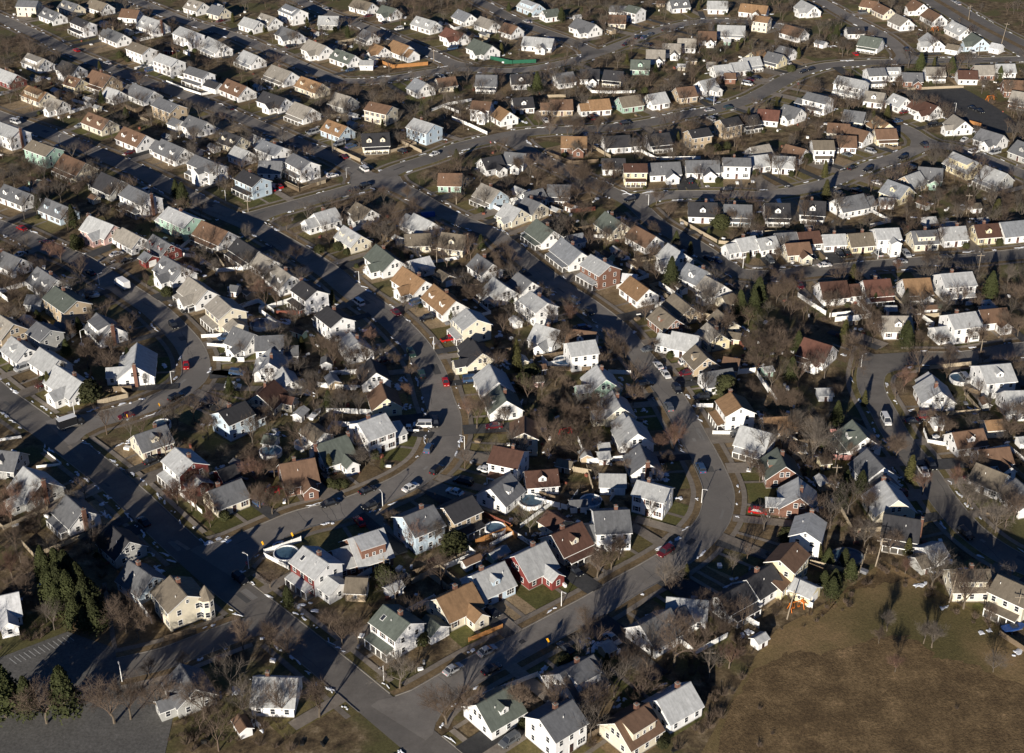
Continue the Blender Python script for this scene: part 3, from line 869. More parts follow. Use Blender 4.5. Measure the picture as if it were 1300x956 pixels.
    if 'd' in ex:                                    # gable dormers on the near slope
        for x in ((-L * .25, L * .25) if L > 10 else (0,)):
            w = 2.0; yf = -y2 * .72; zb = rh - abs(yf) * pit - .1; zt = zb + 1.35; zr = zt + .75
            b = MB(); yb = -max((rh - zt) / pit, .2); yr = -max((rh - zr) / pit, 0)
            b.face([(x - w / 2, yf, zb), (x + w / 2, yf, zb), (x + w / 2, yf, zt), (x, yf, zr), (x - w / 2, yf, zt)])
            b.face([(x + w / 2, yf, zb), (x + w / 2, yb, zt), (x + w / 2, yf, zt)]); b.face([(x - w / 2, yf, zb), (x - w / 2, yf, zt), (x - w / 2, yb, zt)])
            q = w / 2 + .18; zz = zt - .12
            b.face([(x - q, yf - .2, zz), (x, yf - .2, zr + .08), (x, yr, zr + .08), (x - q, yb, zz)][::-1], 1); b.face([(x + q, yf - .2, zz), (x + q, yb, zz), (x, yr, zr + .08), (x, yf - .2, zr + .08)][::-1], 1)
            dm = b.build('dormer', [wm, rm], root); put('window', WM['q'], dm, (x, yf, zb + .45))
    if 's' in ex:
        w = L * .7; yf = -y2 * .8; zb = rh - abs(yf) * pit; zt = rh - .75; b = MB()
        b.face([(-w / 2, yf, zb), (w / 2, yf, zb), (w / 2, yf, zt), (-w / 2, yf, zt)]); b.face([(w / 2, yf, zb), (w / 2, -.1, rh), (w / 2, yf, zt)]); b.face([(-w / 2, yf, zb), (-w / 2, yf, zt), (-w / 2, -.1, rh)])
        b.face([(-w / 2 - .2, yf - .25, zt - .02), (w / 2 + .2, yf - .25, zt - .02), (w / 2 + .2, -.05, rh + .22), (-w / 2 - .2, -.05, rh + .22)], 1)
        b.face([(-w / 2 - .2, yf - .25, zt - .1), (w / 2 + .2, yf - .25, zt - .1), (w / 2 + .2, yf - .25, zt - .02), (-w / 2 - .2, yf - .25, zt - .02)], 2)
        dm = b.build('dormer', [wm, rm, M['trim']], root)
        for k in (-.3, 0, .3): put('window', WM['q'], dm, (w * k, yf, zb + .35))
    def wing(x, y, l, w, ee, name, rot=0):            # lower gabled addition
        r2 = ee + w / 2 * pit
        o = put(name, gable_walls(l, w, ee, r2, z0=.05).mesh('wing', wm), root, (x, y, 0), rot)
        b = MB(); gable_roof(b, l, w, ee, r2, ov=.25, mt=1); b.build('roof', [rm, M['trim']], o)
        for q in (-l * .25, l * .25): put('window', WM['s'], o, (q, -w / 2, .9)); put('window', WM['s'], o, (q, w / 2, .9), math.pi)
        for sx in (-1, 1): put('window', WM['s'], o, (sx * l / 2, 0, .9), sx * math.pi / 2)
        return o
    e1 = 2.5
    if 'm' in ex: wing(x2 + 2.1, -.3, 4.2 - .02, Wd * .72, e1, 'wing')
    if 'l' in ex: wing(-x2 - 2.1, -.3, 4.2 - .02, Wd * .72, e1, 'wing')
    if 'x' in ex:
        wing(L * .18, -y2 - .4, 5.6, min(L * .42, 4.8), e1 if ty == 'c' else 4.9, 'front_gable', -math.pi / 2)
    if 'p' in ex:
        b = MB(); pw = L * .9; y0 = -y2 - 2.2; zt = 2.95 if ty == 'T' else 2.55; zl = zt - .6
        b.face([(-pw / 2, y0, zl), (pw / 2, y0, zl), (pw / 2, -y2 - .01, zt), (-pw / 2, -y2 - .01, zt)], 0)
        b.box(-pw / 2, pw / 2, y0, y0 + .12, zl - .22, zl - .01, 1); b.box(-pw / 2, -pw / 2 + .1, y0 + .121, -y2 - .02, zl - .2, zl - .02, 1); b.box(pw / 2 - .1, pw / 2, y0 + .121, -y2 - .02, zl - .2, zl - .02, 1)
        po = b.build('porch_roof', [rm, M['trim']], root)
        fl = MB(); fl.box(-pw / 2, pw / 2, y0, -y2 - .01, .02, .34); fl.build('porch_floor', M['concrete'], root)
        if not hasattr(make_house, 'col'):
            cb = MB(); cb.box(-.09, .09, -.09, .09, 0, 1.9); make_house.col = cb.mesh('porch_column', M['trim'])
        for k in range(5): put('porch_column', make_house.col, root, (-pw / 2 + .12 + (pw - .24) * k / 4, y0 + .12, .34), scale=(1, 1, (zl - .22 - .34) / 1.9))
    if 't' in ex:                                    # round-fronted corner turret
        b = MB(); tx, ty_ = x2 + .3, -y2 - .2
        tx, ty_ = x2 - .2, y2 - .2
        for k in range(8):
            a0, a1 = k * math.pi / 4, (k + 1) * math.pi / 4; r = 1.7
            p0 = (tx + r * math.cos(a0), ty_ + r * math.sin(a0)); p1 = (tx + r * math.cos(a1), ty_ + r * math.sin(a1))
            b.face([(*p0, .1), (*p1, .1), (*p1, 5.6), (*p0, 5.6)]); r = 2.0
            p0 = (tx + r * math.cos(a0), ty_ + r * math.sin(a0)); p1 = (tx + r * math.cos(a1), ty_ + r * math.sin(a1)); b.face([(*p0, 5.5), (*p1, 5.5), (tx, ty_, 8.6)], 1)
        tu = b.build('turret', [wm, rm], root)
        for k in (6.5, 7.5, .5, 5.5):
            a = k * math.pi / 4; 
            for z in (1.0, 3.6): put('window', WM['s'], tu, (tx + 1.6 * math.cos(a), ty_ + 1.6 * math.sin(a), z), a + math.pi / 2)
    st = 'two-storey house' if ty == 'T' else 'cape house'
    feat = ' and turret' if 't' in ex else ''
    reg(root, f"{WN[wa]} {st} with {RN[ro]} roof{feat}", 'house', 'suburban houses'); return root
_cc = {}
def chimney_mesh_cached(rh, root, x):
    k = round(rh, 1)
    if k not in _cc: _cc[k] = chimney_mesh(k + .7, .6, .95)
    put('chimney', _cc[k], root, (x, 0, .0), 0)
for h in BLD: h['o'] = make_house(h)

# ------------------------------------------------------------------ plots: lawns, driveways, front paths
rl = random.Random(5); DRIVES = []
BX = np.array([(h['x'], h['y'], max(h['L'], h['W']) / 2) for h in BLD])
def free(x, y, g=1.0): return float((np.hypot(BX[:, 0] - x, BX[:, 1] - y) - BX[:, 2]).min()) > g
mb_d = {'asphalt': MB(), 'concrete': MB()}
for i, h in enumerate([q for q in BLD if not q['out']]):
    r = ROADS[h['ri']]; C = r['C'][h['rk']]; T = r['T'][h['rk']]; p = Vector((h['x'], h['y'])); n = p - C; dist = n.length
    if dist > 45: continue
    n = Vector((-T.y, T.x)); n = n if n.dot(p - C) > 0 else -n; hw = r['H'][h['rk']]; hw = min(hw, r['w'] / 2 + 1)
    ext = max(h['L'], h['W']) / 2
    z = .01 + .0018 * (i % 26); a = hw + 3.2; b_ = dist + ext * 1.1
    w = ext + rl.uniform(1, 4); k = (i * 7) % 10; lm = LAWN[(0 if k < 3 else 1 if k < 6 else 2 if k < 9 else 3) if h['y'] < 380 else (0, 1, 1, 2, 2, 2, 3, 3, 3, 1)[k]]
    q = [C + T * (-w) + n * a, C + T * w + n * a, C + T * w + n * b_, C + T * (-w) + n * b_]
    if min(near_road(v.x, v.y, h['ri'])[0] for v in q) > 1.0:
        m = MB(); m.face([(v.x, v.y, z) for v in q]); struct(flipup(m).build('lawn', lm))
    # driveway beside the house
    for sd_ in ((1, -1) if i % 2 else (-1, 1)):
        off = sd_ * (ext + 2.0); e0 = C + T * off + n * (hw - .05); e1 = C + T * off + n * min(dist + 2, 26)
        if near_road(*(C + T * off + n * (hw + 4)), h['ri'])[0] < 6: continue
        mid = (e0 + e1) / 2
        if 'lane' in ROADS[h['ri']]['name'] and h['ri'] == 17 or inpoly(e1.x, e1.y, LOTS[0]) or inpoly(e1.x, e1.y, LOTS[1]): continue
        if free(e1.x, e1.y, -1.5) and free(mid.x, mid.y, -1.5):
            dw = 1.5 if i % 3 else 2.4; kind = 'asphalt' if (i * 5) % 7 < 3 else 'concrete'
            m = MB(); zd = .204 + .0016 * (i % 40); m.face([(v.x, v.y, zd) for v in (e0 - T * dw, e0 + T * dw, e1 + T * dw, e1 - T * dw)])
            struct(flipup(m).build('driveway', M['newroad'] if kind == 'asphalt' else M['walk'])); DRIVES.append((e0, e1, T, n, i)); break
    m = MB(); e0 = C + n * (hw + 3.2); e1 = C + n * (dist - ext * .7)
    if (e1 - e0).length > 2: zd = .07 + .0016 * (i % 40); m.face([(v.x, v.y, zd) for v in (e0 - T * .5, e0 + T * .5, e1 + T * .5, e1 - T * .5)]); struct(flipup(m).build('front_path', M['walk']))
# ------------------------------------------------------------------ trees and shrubs
def grow(mb, p, d, ln, r, lev, rnd, top, nseg=3, mi=0, rmin=.017, nc=(5, 6, 7, 8)):
    pts = [p]; rad = [r]; dd = d.copy()
    for k in range(nseg):
        dd = (dd + Vector((rnd.gauss(0, .16), rnd.gauss(0, .16), rnd.gauss(.05, .08)))).normalized()
        pts.append(pts[-1] + dd * (ln / nseg)); rad.append(r * (1 - .62 * (k + 1) / nseg))
    for k in range(nseg): mb.tube(pts[k], pts[k + 1], rad[k], rad[k + 1], 5 if lev == 0 else 3, mi)
    if lev >= top: return
    nch = nc[lev]
    for c in range(nch):
        t = (.35 + .65 * (c + rnd.random()) / nch) if lev else (.55 + .45 * c / nch); k = min(int(t * nseg), nseg - 1); f = t * nseg - k
        q = pts[k].lerp(pts[k + 1], min(f, 1)); ax = dd.orthogonal().normalized(); ax.rotate(Matrix.Rotation(rnd.uniform(0, 6.283), 3, dd))
        nd = (dd * rnd.uniform(.55, 1.0) + ax * rnd.uniform(.5, .95) + Vector((0, 0, .22))).normalized()
        grow(mb, q, nd, ln * rnd.uniform(.5, .72) * (1.25 if lev == 0 else 1), max(r * (1 - .6 * t) * .55, .017), lev + 1, rnd, top, 3 if lev < 2 else 2, mi)
BARE = []
for s in range(9):
    rnd = random.Random(100 + s); tr = MB(); H0 = 3.2
    pts = [Vector((0, 0, 0)), Vector((rnd.uniform(-.1, .1), rnd.uniform(-.1, .1), 1.6)), Vector((rnd.uniform(-.3, .3), rnd.uniform(-.3, .3), 3.0))]
    tr.tube(pts[0], pts[1], .30, .22, 6); tr.tube(pts[1], pts[2], .22, .18, 6)
    cr = MB(); nl = rnd.choice((4, 5, 6)); wide = (.45, .7, .3)[s % 3]
    grow(cr, pts[2] - Vector((0, 0, .1)), Vector((0, 0, 1)), 5.0, .15, 1, rnd, 4)
    for k in range(nl):
        a = k * 6.283 / nl + rnd.uniform(-.4, .4); d = Vector((math.cos(a) * wide, math.sin(a) * wide, rnd.uniform(.6, 1))).normalized()
        grow(cr, pts[2] - Vector((0, 0, rnd.uniform(0, .8))), d, rnd.uniform(3.8, 5.2), .13, 1, rnd, 4)
    zs = max(v[2] for v in cr.v)
    mats = [(M['bark'], M['twig']), (M['bark'], M['twigg']), (M['bark'], M['twigr'])][(0, 1, 0, 2, 0, 1, 0, 0, 2)[s]]
    BARE.append((tr.mesh('trunk', mats[0]), cr.mesh('crown', mats[1]), zs, len(cr.f)))
def leafblob(kind, n, rnd, size):
    """small faces all through the volume, thicker outward, with dents"""
    cr = MB(); bumps = [(rnd.uniform(0, 6.28), rnd.uniform(.1, .95), rnd.uniform(.75, 1.12)) for _ in range(9)]
    for i in range(n):
        a = rnd.uniform(0, 6.283); t = rnd.random() ** (.8 if kind == 'cone' else .6)
        if kind == 'cone': z = t; rr = .20 * (1 - t) ** .75 + .02; rr *= min(1, (t + .04) * 7)
        elif kind == 'fir': z = .1 + .9 * t; lay = (t * 9) % 1; rr = (.36 * (1 - t) ** .8 + .015) * (1 - .35 * lay)
        else: z = t; rr = .5 * math.sqrt(max(1 - (2 * t - .9) ** 2 / 1.25, .02))
        for (ba, bz, bs) in bumps:
            dd = abs((a - ba + math.pi) % 6.283 - math.pi)
            if dd < .9 and abs(z - bz) < .22: rr *= 1 + (bs - 1) * (1 - dd / .9)
        q = rr * (rnd.random() ** .35) * rnd.uniform(.85, 1.08); p = Vector((math.cos(a) * q, math.sin(a) * q, z))
        o = Vector((math.cos(a), math.sin(a), rnd.uniform(-.5, .9))).normalized(); u = o.orthogonal().normalized(); u.rotate(Matrix.Rotation(rnd.uniform(0, 6.28), 3, o)); w = o.cross(u); s = size * rnd.uniform(.6, 1.3)
        cr.face([p - u * s * .5, p + o * s * .5 + w * s * .35, p + u * s * .6 + o * s * .1, p - w * s * .5])
    return cr
EV = {}
for kind, key, n, size, m in (('cone', 'a', 1300, .045, 'arbor'), ('fir', 'c', 3400, .05, 'conifer'), ('ball', 's', 900, .13, 'shrub')):
    EV[key] = []
    for s in range(3):
        rnd = random.Random(300 + s + n); tk = MB(); tk.tube((0, 0, 0), (0, 0, .8 if key != 's' else .5), .025, .008, 5)
        EV[key].append((tk.mesh('trunk', M['bark']), leafblob(kind, n, rnd, size).mesh('crown', M[m])))
TREES = []
rt = random.Random(77)
def tree(x, y, h, kind, nm=None):
    if kind in 'bgr':
        idx = {'b': (0, 2, 4, 6, 7), 'g': (1, 5), 'r': (3, 8)}[kind]; tm, cm, zs, _ = BARE[rt.choice(idx)]; s = h / zs
        sc = (s * rt.uniform(.9, 1.15),) * 2 + (s,)
        look = ('tall ' if h > 10 else 'small ' if h < 6.5 else '') + {'b': 'bare brown tree', 'g': 'bare grey tree', 'r': 'bare reddish tree'}[kind]; cat = 'tree'; name = 'bare_tree'
    else:
        tm, cm = rt.choice(EV[kind]); k = {'a': 1.25, 'c': 1.0, 's': 1.25}[kind]; sc = (h * k * rt.uniform(.85, 1.15),) * 2 + (h,)
        look, cat, name = {'a': ('olive cone-shaped evergreen', 'tree', 'evergreen_tree'), 'c': ('dark green conifer', 'tree', 'conifer_tree'), 's': ('rounded green shrub', 'shrub', 'shrub')}[kind]
        if kind != 's' and h > 9: look = 'tall ' + look
    root = put(name, None, None, (x, y, 0), rt.uniform(0, 6.28))
    put('trunk', tm, root, scale=sc); put('crown', cm, root, scale=sc); reg(root, look, cat, {'bare_tree': 'bare trees in the yards', 'shrub': 'shrubs in the yards'}.get(name, 'evergreens in the yards'))
    TREES.append((x, y, h)); return root
TD = """
d0 620 710 11 b|d0 680 740 9 b|d0 350 600 11 c|d0 300 560 11 c|d0 240 490 10 c|d0 430 640 11 c|d0 380 690 9 c|d0 470 700 9 c|d0 290 620 9 c|d0 260 570 10 c|d0 400 560 11 c|d0 340 500 11 c|d0 460 620 10 c|d0 290 470 10 c|d0 220 440 9 c|d0 500 680 7 c|d0 420 700 7 c|d0 60 440 9 r|d0 120 560 9 b|d0 30 600 6 b
d0 30 1120 14 c|d0 150 1130 11 c|d0 330 1120 13 c|d0 560 1150 12 b|d0 230 1150 12 b|d0 640 1130 11 b|d0 780 1100 10 b|d0 1000 1130 11 b|d0 1200 1120 11 g|d1 150 1120 10 b|d1 330 1120 11 b|d1 650 1080 11 g|d1 860 1140 11 b|d1 1060 1120 10 b|d2 40 1120 10 b|d2 250 1120 11 b|d2 450 1120 10 b|d2 680 1060 10 b
d0 200 200 9 b|d0 60 180 8 r|d0 940 110 8 r|d0 870 90 7 r|d0 1030 190 6 r|d0 730 920 5 b|d0 890 850 4 b|d0 500 340 8 b|d0 350 140 8 g|d0 1190 790 9 b|d0 1080 900 5 r|d0 140 450 8 b
d1 90 810 10 b|d1 200 820 8 b|d1 30 640 6 c|d1 90 490 6 b|d1 440 770 9 b|d1 520 760 7 b|d1 380 690 6 b|d1 800 290 9 r|d1 860 270 8 g|d1 700 230 7 b|d1 940 300 5 b|d1 990 310 5 s|d1 650 470 5 s|d1 830 760 3 s|d1 620 660 3 s
d1 680 920 3 a|d1 40 90 6 r|d1 800 900 4 b|d1 930 400 5 b|d1 1140 350 5 b
d2 830 870 14 b|d2 930 830 11 b|d2 1030 760 9 b|d2 790 490 9 g|d2 455 440 10 b|d2 525 400 9 b|d2 560 350 8 b|d2 400 700 7 b|d2 600 900 7 b|d2 700 880 7 b|d2 300 360 3 a|d2 500 880 4 a|d2 890 440 4 a|d2 970 640 8 b|d2 1080 700 8 b|d2 480 110 3 a|d2 310 900 4 s|d2 1100 880 7 r
d3 820 490 12 g|d3 975 590 12 b|d3 610 320 7 b|d3 490 290 9 g|d3 440 270 8 b|d3 1130 220 10 g|d3 940 130 9 g|d3 1220 160 9 b|d3 340 500 6 c|d3 420 450 6 c|d3 310 380 5 c|d3 390 380 5 c|d3 250 330 5 a|d3 160 280 4 s|d3 330 540 6 c|d3 290 490 5 c|d3 600 700 6 g|d3 820 780 7 g|d3 780 760 6 g|d3 560 760 5 b|d3 700 330 5 a|d3 1095 650 5 b|d3 640 900 5 r|d3 1120 900 6 g|d3 690 420 5 r|d3 370 90 7 c|d3 390 50 6 c
c0 540 220 9 b|c0 440 340 6 s|c0 400 330 5 s|c0 240 290 6 a|c0 190 300 5 r|c0 320 330 5 b|c0 650 190 6 c|c0 1020 530 8 b|c0 870 850 9 r|c0 960 880 9 r|c0 930 800 8 r|c0 1010 900 8 b|c0 1250 760 9 r|c0 60 880 8 r|c0 100 830 7 b|c0 20 900 7 b|c0 330 130 6 c|c0 350 60 8 b|c0 230 850 8 b|c0 180 880 7 r|c0 1130 330 7 c|c0 590 30 7 b|c0 430 170 7 b|c0 1040 930 6 r
c1 235 360 9 g|c1 70 460 7 b|c1 375 385 6 c|c1 245 100 5 a|c1 430 380 8 b|c1 460 370 8 b|c1 530 680 7 g|c1 555 660 7 g|c1 380 700 6 a|c1 640 670 3 a|c1 1100 480 12 b|c1 1060 430 8 r|c1 1230 470 7 b|c1 380 760 2 s|c1 410 770 2 s|c1 430 760 2 s|c1 455 765 2 s|c1 400 150 9 b|c1 480 190 9 b|c1 550 180 9 b|c1 340 130 7 b|c1 60 740 8 b|c1 20 680 8 b|c1 110 720 8 b|c1 180 850 7 b|c1 640 170 7 g|c1 690 190 6 b|c1 760 340 6 r|c1 40 870 8 b|c1 100 900 8 b|c1 780 230 5 b
c2 225 600 11 b|c2 385 640 10 b|c2 300 470 9 b|c2 330 560 9 b|c2 160 500 9 b|c2 450 500 10 b|c2 480 420 9 b|c2 830 590 10 r|c2 760 600 7 r|c2 550 160 8 b|c2 65 200 8 a|c2 130 230 4 s|c2 95 290 5 s|c2 1075 310 6 s|c2 1230 220 12 b|c2 1200 690 7 b|c2 1210 330 6 b|c2 630 370 8 b|c2 640 700 5 b|c2 250 270 7 b|c2 300 300 6 b|c2 260 80 9 b|c2 520 90 7 b|c2 690 660 5 r|c2 590 640 6 b|c2 790 660 5 b|c2 420 600 9 b|c2 350 490 9 b|c2 210 420 8 b|c2 1250 740 6 b
c3 235 660 15 g|c3 130 420 10 b|c3 350 470 8 c|c3 130 250 8 c|c3 160 120 8 c|c3 430 230 11 b|c3 60 150 11 b|c3 680 300 9 r|c3 640 340 7 b|c3 510 370 5 a|c3 530 60 9 b|c3 700 90 8 c|c3 740 640 8 b|c3 700 620 7 b|c3 710 740 8 a|c3 930 560 8 b|c3 860 520 7 b|c3 1000 700 9 b|c3 1050 740 8 b|c3 860 830 8 r|c3 900 780 8 r|c3 980 880 9 g|c3 1060 900 8 g|c3 470 800 7 c|c3 400 780 6 c|c3 290 700 7 b|c3 340 800 6 b|c3 1230 470 9 b|c3 1190 540 8 b|c3 540 900 9 b|c3 600 880 7 b|c3 20 60 9 b|c3 390 60 6 a|c3 900 160 7 b|c3 1180 80 7 b|c3 350 330 5 b|c3 60 820 3 a|c3 1160 880 9 g|c3 430 640 6 b|c3 820 470 6 b|c3 60 400 9 b|c3 130 520 9 g
b0 190 190 7 c|b0 360 270 9 c|b0 900 170 10 c|b0 590 460 6 b|b0 1060 520 8 g|b0 720 560 6 b|b0 820 600 3 s|b0 300 440 8 r|b0 250 420 7 r|b0 380 370 4 s|b0 60 610 9 b|b0 30 560 8 b|b0 100 650 8 b|b0 110 560 7 b|b0 180 740 5 c|b0 390 790 6 c|b0 550 900 9 b|b0 480 870 7 b|b0 440 910 7 b|b0 230 130 9 b|b0 380 130 8 b|b0 640 220 7 b|b0 580 210 6 b|b0 330 90 7 b|b0 1240 590 8 b|b0 990 200 5 r|b0 1240 540 7 b|b0 700 480 5 b|b0 130 80 7 b|b0 1070 80 4 r|b0 940 420 5 b
b1 600 340 11 b|b1 640 330 7 b|b1 450 370 3 s|b1 330 390 3 s|b1 740 660 5 b|b1 800 680 4 b|b1 395 640 5 a|b1 960 330 6 b|b1 1000 150 6 b|b1 1110 660 10 b|b1 1060 640 8 b|b1 1200 520 9 b|b1 1160 480 8 b|b1 1230 420 8 b|b1 130 560 8 g|b1 200 540 6 g|b1 30 560 8 b|b1 50 620 8 r|b1 230 430 7 b|b1 170 280 7 b|b1 210 330 6 b|b1 110 290 5 b|b1 330 890 7 b|b1 250 860 4 a|b1 560 870 8 r|b1 500 880 7 r|b1 650 130 6 r|b1 700 150 5 b|b1 960 700 4 a|b1 1120 380 6 c|b1 400 880 6 b|b1 790 110 7 b|b1 850 60 6 b|b1 940 70 7 b
b2 690 720 8 b|b2 650 500 9 b|b2 560 440 6 b|b2 700 450 9 b|b2 815 560 11 c|b2 290 190 8 b|b2 380 240 9 b|b2 430 140 8 b|b2 350 150 8 b|b2 480 120 9 b|b2 800 230 8 b|b2 730 150 8 b|b2 1130 240 7 b|b2 1190 230 6 b|b2 1110 820 11 b|b2 1150 700 9 c|b2 1240 650 10 c|b2 1220 700 9 c|b2 1240 920 12 b|b2 280 870 9 b|b2 320 740 8 r|b2 540 900 8 b|b2 600 910 6 b|b2 650 860 5 b|b2 60 900 6 a|b2 700 350 8 b|b2 620 370 7 b|b2 540 370 5 b|b2 840 360 6 c|b2 910 400 5 a|b2 30 470 8 b|b2 1060 270 5 s|b2 1000 300 3 c|b2 260 40 7 b|b2 100 90 7 b|b2 60 150 5 b|b2 440 60 9 b|b2 380 60 9 b|b2 160 60 8 b|b2 520 60 8 b|b2 600 60 6 b|b2 1190 440 4 a
b3 430 540 7 a|b3 300 130 8 a|b3 1130 240 9 a|b3 1100 620 10 c|b3 1190 560 9 g|b3 1230 640 8 b|b3 110 620 9 b|b3 60 640 9 b|b3 20 560 8 b|b3 160 560 7 b|b3 690 640 5 c|b3 540 640 4 c|b3 480 740 9 b|b3 540 780 9 b|b3 590 790 7 b|b3 690 840 8 c|b3 890 660 6 b|b3 390 820 7 a|b3 420 900 10 b|b3 310 670 7 b|b3 970 350 6 b|b3 700 190 8 b|b3 780 200 8 b|b3 850 160 8 b|b3 930 190 8 b|b3 1000 210 8 b|b3 1180 210 9 b|b3 420 180 6 r|b3 560 210 7 b|b3 620 200 7 b|b3 650 490 6 r|b3 810 440 7 b|b3 790 380 5 b|b3 60 440 7 b|b3 30 950 11 b|b3 1060 850 8 b|b3 1180 780 8 b|b3 1240 800 8 b|b3 760 850 6 b|b3 860 860 6 b|b3 980 820 7 b|b3 340 640 6 g|b3 150 270 4 b|b3 1060 930 5 b
a0 550 110 8 b|a0 100 250 9 b|a0 160 280 8 b|a0 40 260 8 b|a0 490 350 5 a|a0 350 560 7 b|a0 310 600 7 b|a0 500 510 6 c|a0 620 590 6 c|a0 680 570 6 b|a0 560 520 6 b|a0 1090 610 7 r|a0 1040 610 6 r|a0 900 950 8 c|a0 150 860 7 b|a0 200 880 7 b|a0 1140 110 5 a|a0 1070 330 6 b|a0 1020 340 6 b|a0 1150 320 6 b|a0 240 310 6 b|a0 470 90 4 a|a0 220 430 5 b|a0 590 280 3 s|a0 1220 440 4 a|a0 930 540 5 b|a0 800 460 6 b|a0 660 300 2 s|a0 700 300 2 s|a0 300 760 3 a|a0 440 690 5 b|a0 380 930 6 b
a1 300 170 6 b|a1 370 180 7 b|a1 470 190 7 c|a1 440 240 5 b|a1 480 240 5 b|a1 80 310 6 b|a1 60 270 6 b|a1 110 380 6 b|a1 400 470 6 b|a1 520 500 6 b|a1 620 450 6 b|a1 560 420 6 b|a1 400 560 7 b|a1 480 580 7 b|a1 640 640 5 a|a1 560 640 5 r|a1 720 600 6 b|a1 770 620 6 b|a1 830 570 7 c|a1 820 90 8 b|a1 760 60 8 b|a1 880 70 7 b|a1 920 50 7 b|a1 1000 800 6 c|a1 1220 570 4 a|a1 1220 270 6 a|a1 960 430 5 b|a1 1030 440 5 b|a1 890 890 5 b|a1 820 900 5 b|a1 930 700 4 b|a1 60 160 4 a|a1 270 130 5 a|a1 280 610 6 b|a1 1240 60 5 c|a1 20 420 6 b|a1 660 420 6 b|a1 720 420 5 b
a2 160 470 11 c|a2 280 110 8 c|a2 380 90 6 c|a2 600 310 5 a|a2 740 360 5 c|a2 850 690 4 a|a2 1050 370 5 c|a2 1040 430 5 c|a2 1195 570 4 a|a2 1210 240 5 a|a2 1140 250 5 a|a2 230 640 8 b|a2 300 640 8 b|a2 380 640 8 b|a2 430 640 8 b|a2 170 620 7 b|a2 350 770 8 g|a2 130 850 9 b|a2 220 860 9 b|a2 330 880 9 b|a2 430 900 9 b|a2 500 870 8 b|a2 60 850 8 b|a2 410 250 7 b|a2 480 230 7 b|a2 540 190 7 b|a2 800 390 6 r|a2 860 370 6 r|a2 780 350 6 r|a2 1080 260 6 r|a2 900 330 6 b|a2 100 240 6 b|a2 210 250 6 b|a2 820 560 6 b|a2 700 160 5 b|a2 950 50 5 a|a2 1000 740 3 s|a2 1040 740 3 s|a2 1090 730 3 s|a2 650 400 4 b|a2 300 420 6 b|a2 580 400 5 b|a2 710 60 7 b|a2 690 460 3 s
a3 350 210 9 c|a3 320 200 7 c|a3 165 290 6 a|a3 760 350 9 c|a3 910 370 9 c|a3 960 330 8 b|a3 830 330 5 a|a3 1160 380 6 c|a3 650 440 8 b|a3 60 520 4 a|a3 10 520 3 a|a3 530 610 6 a|a3 600 580 6 a|a3 380 560 6 b|a3 1080 440 6 b|a3 130 350 3 s|a3 690 880 5 a|a3 310 880 7 a|a3 200 640 6 b|a3 210 800 4 s|a3 750 200 6 b|a3 710 170 5 b|a3 1060 60 6 b|a3 1220 70 8 b|a3 1240 50 8 b|a3 1190 640 6 b|a3 1210 560 7 b|a3 1030 120 5 b|a3 770 680 5 b|a3 930 890 6 b|a3 860 880 6 b|a3 1120 900 6 b|a3 40 40 8 b|a3 80 80 7 b|a3 240 100 5 b|a3 450 660 4 b|a3 250 640 5 b
"""
HT = []
for q in TD.replace('\n', '|').split('|'):
    s = q.split()
    if len(s) < 5: continue
    p = tp(s[0], float(s[1]), float(s[2])); h = float(s[3]); 
    for it in range(6):                              # not inside a house, not on a road
        d = np.hypot(BX[:, 0] - p.x, BX[:, 1] - p.y) - BX[:, 2] * .85; j = int(d.argmin())
        if d[j] < .8: v = Vector((p.x - BX[j, 0], p.y - BX[j, 1], 0)); v = v.normalized() if v.length > .1 else Vector((0, 1, 0)); p += v * (1.0 - d[j])
        rd, ri, k = near_road(p.x, p.y)
        if rd < .8: c = ROADS[ri]['C'][k]; v = Vector((p.x - c.x, p.y - c.y, 0)); v = v.normalized() if v.length > .1 else Vector((1, 0, 0)); p += v * (1.0 - rd)
    HT.append((p.x, p.y, h, s[4]))
HT.sort(key=lambda q: -q[2] / q[1] if q[3] in 'bgr' else -9)
NE = sum(q[3] not in 'bgr' for q in HT); OVER = HT[NE + 298:]
for q in HT[:NE + 298]: tree(*q)
for q in OVER: TREES.append(q[:3])
print('hand trees', len(TREES))
# further trees in the back yards, a little thicker far from the streets
HAND = sum(1 for r in REG if r[0].name.startswith('bare_tree')); extra = []
rs = random.Random(9); tries = 0; TP = np.zeros((4000, 2)); nT = 0
for t in TREES: TP[nT] = t[:2]; nT += 1
while tries < 140000 and len(extra) < 1550:
    tries += 1; u = rs.uniform(-60, 1360); v = rs.uniform(-40, 960); p = gp(u, v)
    if rs.random() > (.10 if p.y < 300 else .3 if p.y < 380 else p.y / 560): continue
    if inpoly(p.x, p.y, FW) or inpoly(p.x, p.y, LOTS[0]) or inpoly(p.x, p.y, LOTS[1]): continue
    rd, ri, k = near_road(p.x, p.y)
    if rd < 9 and not (rd > 3.8 and rs.random() < (.3 if p.y > 450 else .12)): continue
    if not free(p.x, p.y, .3): continue
    if np.abs(TP[:nT] - (p.x, p.y)).sum(1).min() < 3.9: continue
    TP[nT] = (p.x, p.y); nT += 1; extra.append((p, rs.uniform(5.5, 11)))
extra.sort(key=lambda q: q[0].y)
budget = max(0, 298 - HAND)
for p, h in extra[:budget]: tree(p.x, p.y, h, rs.choice('bbbggr'))
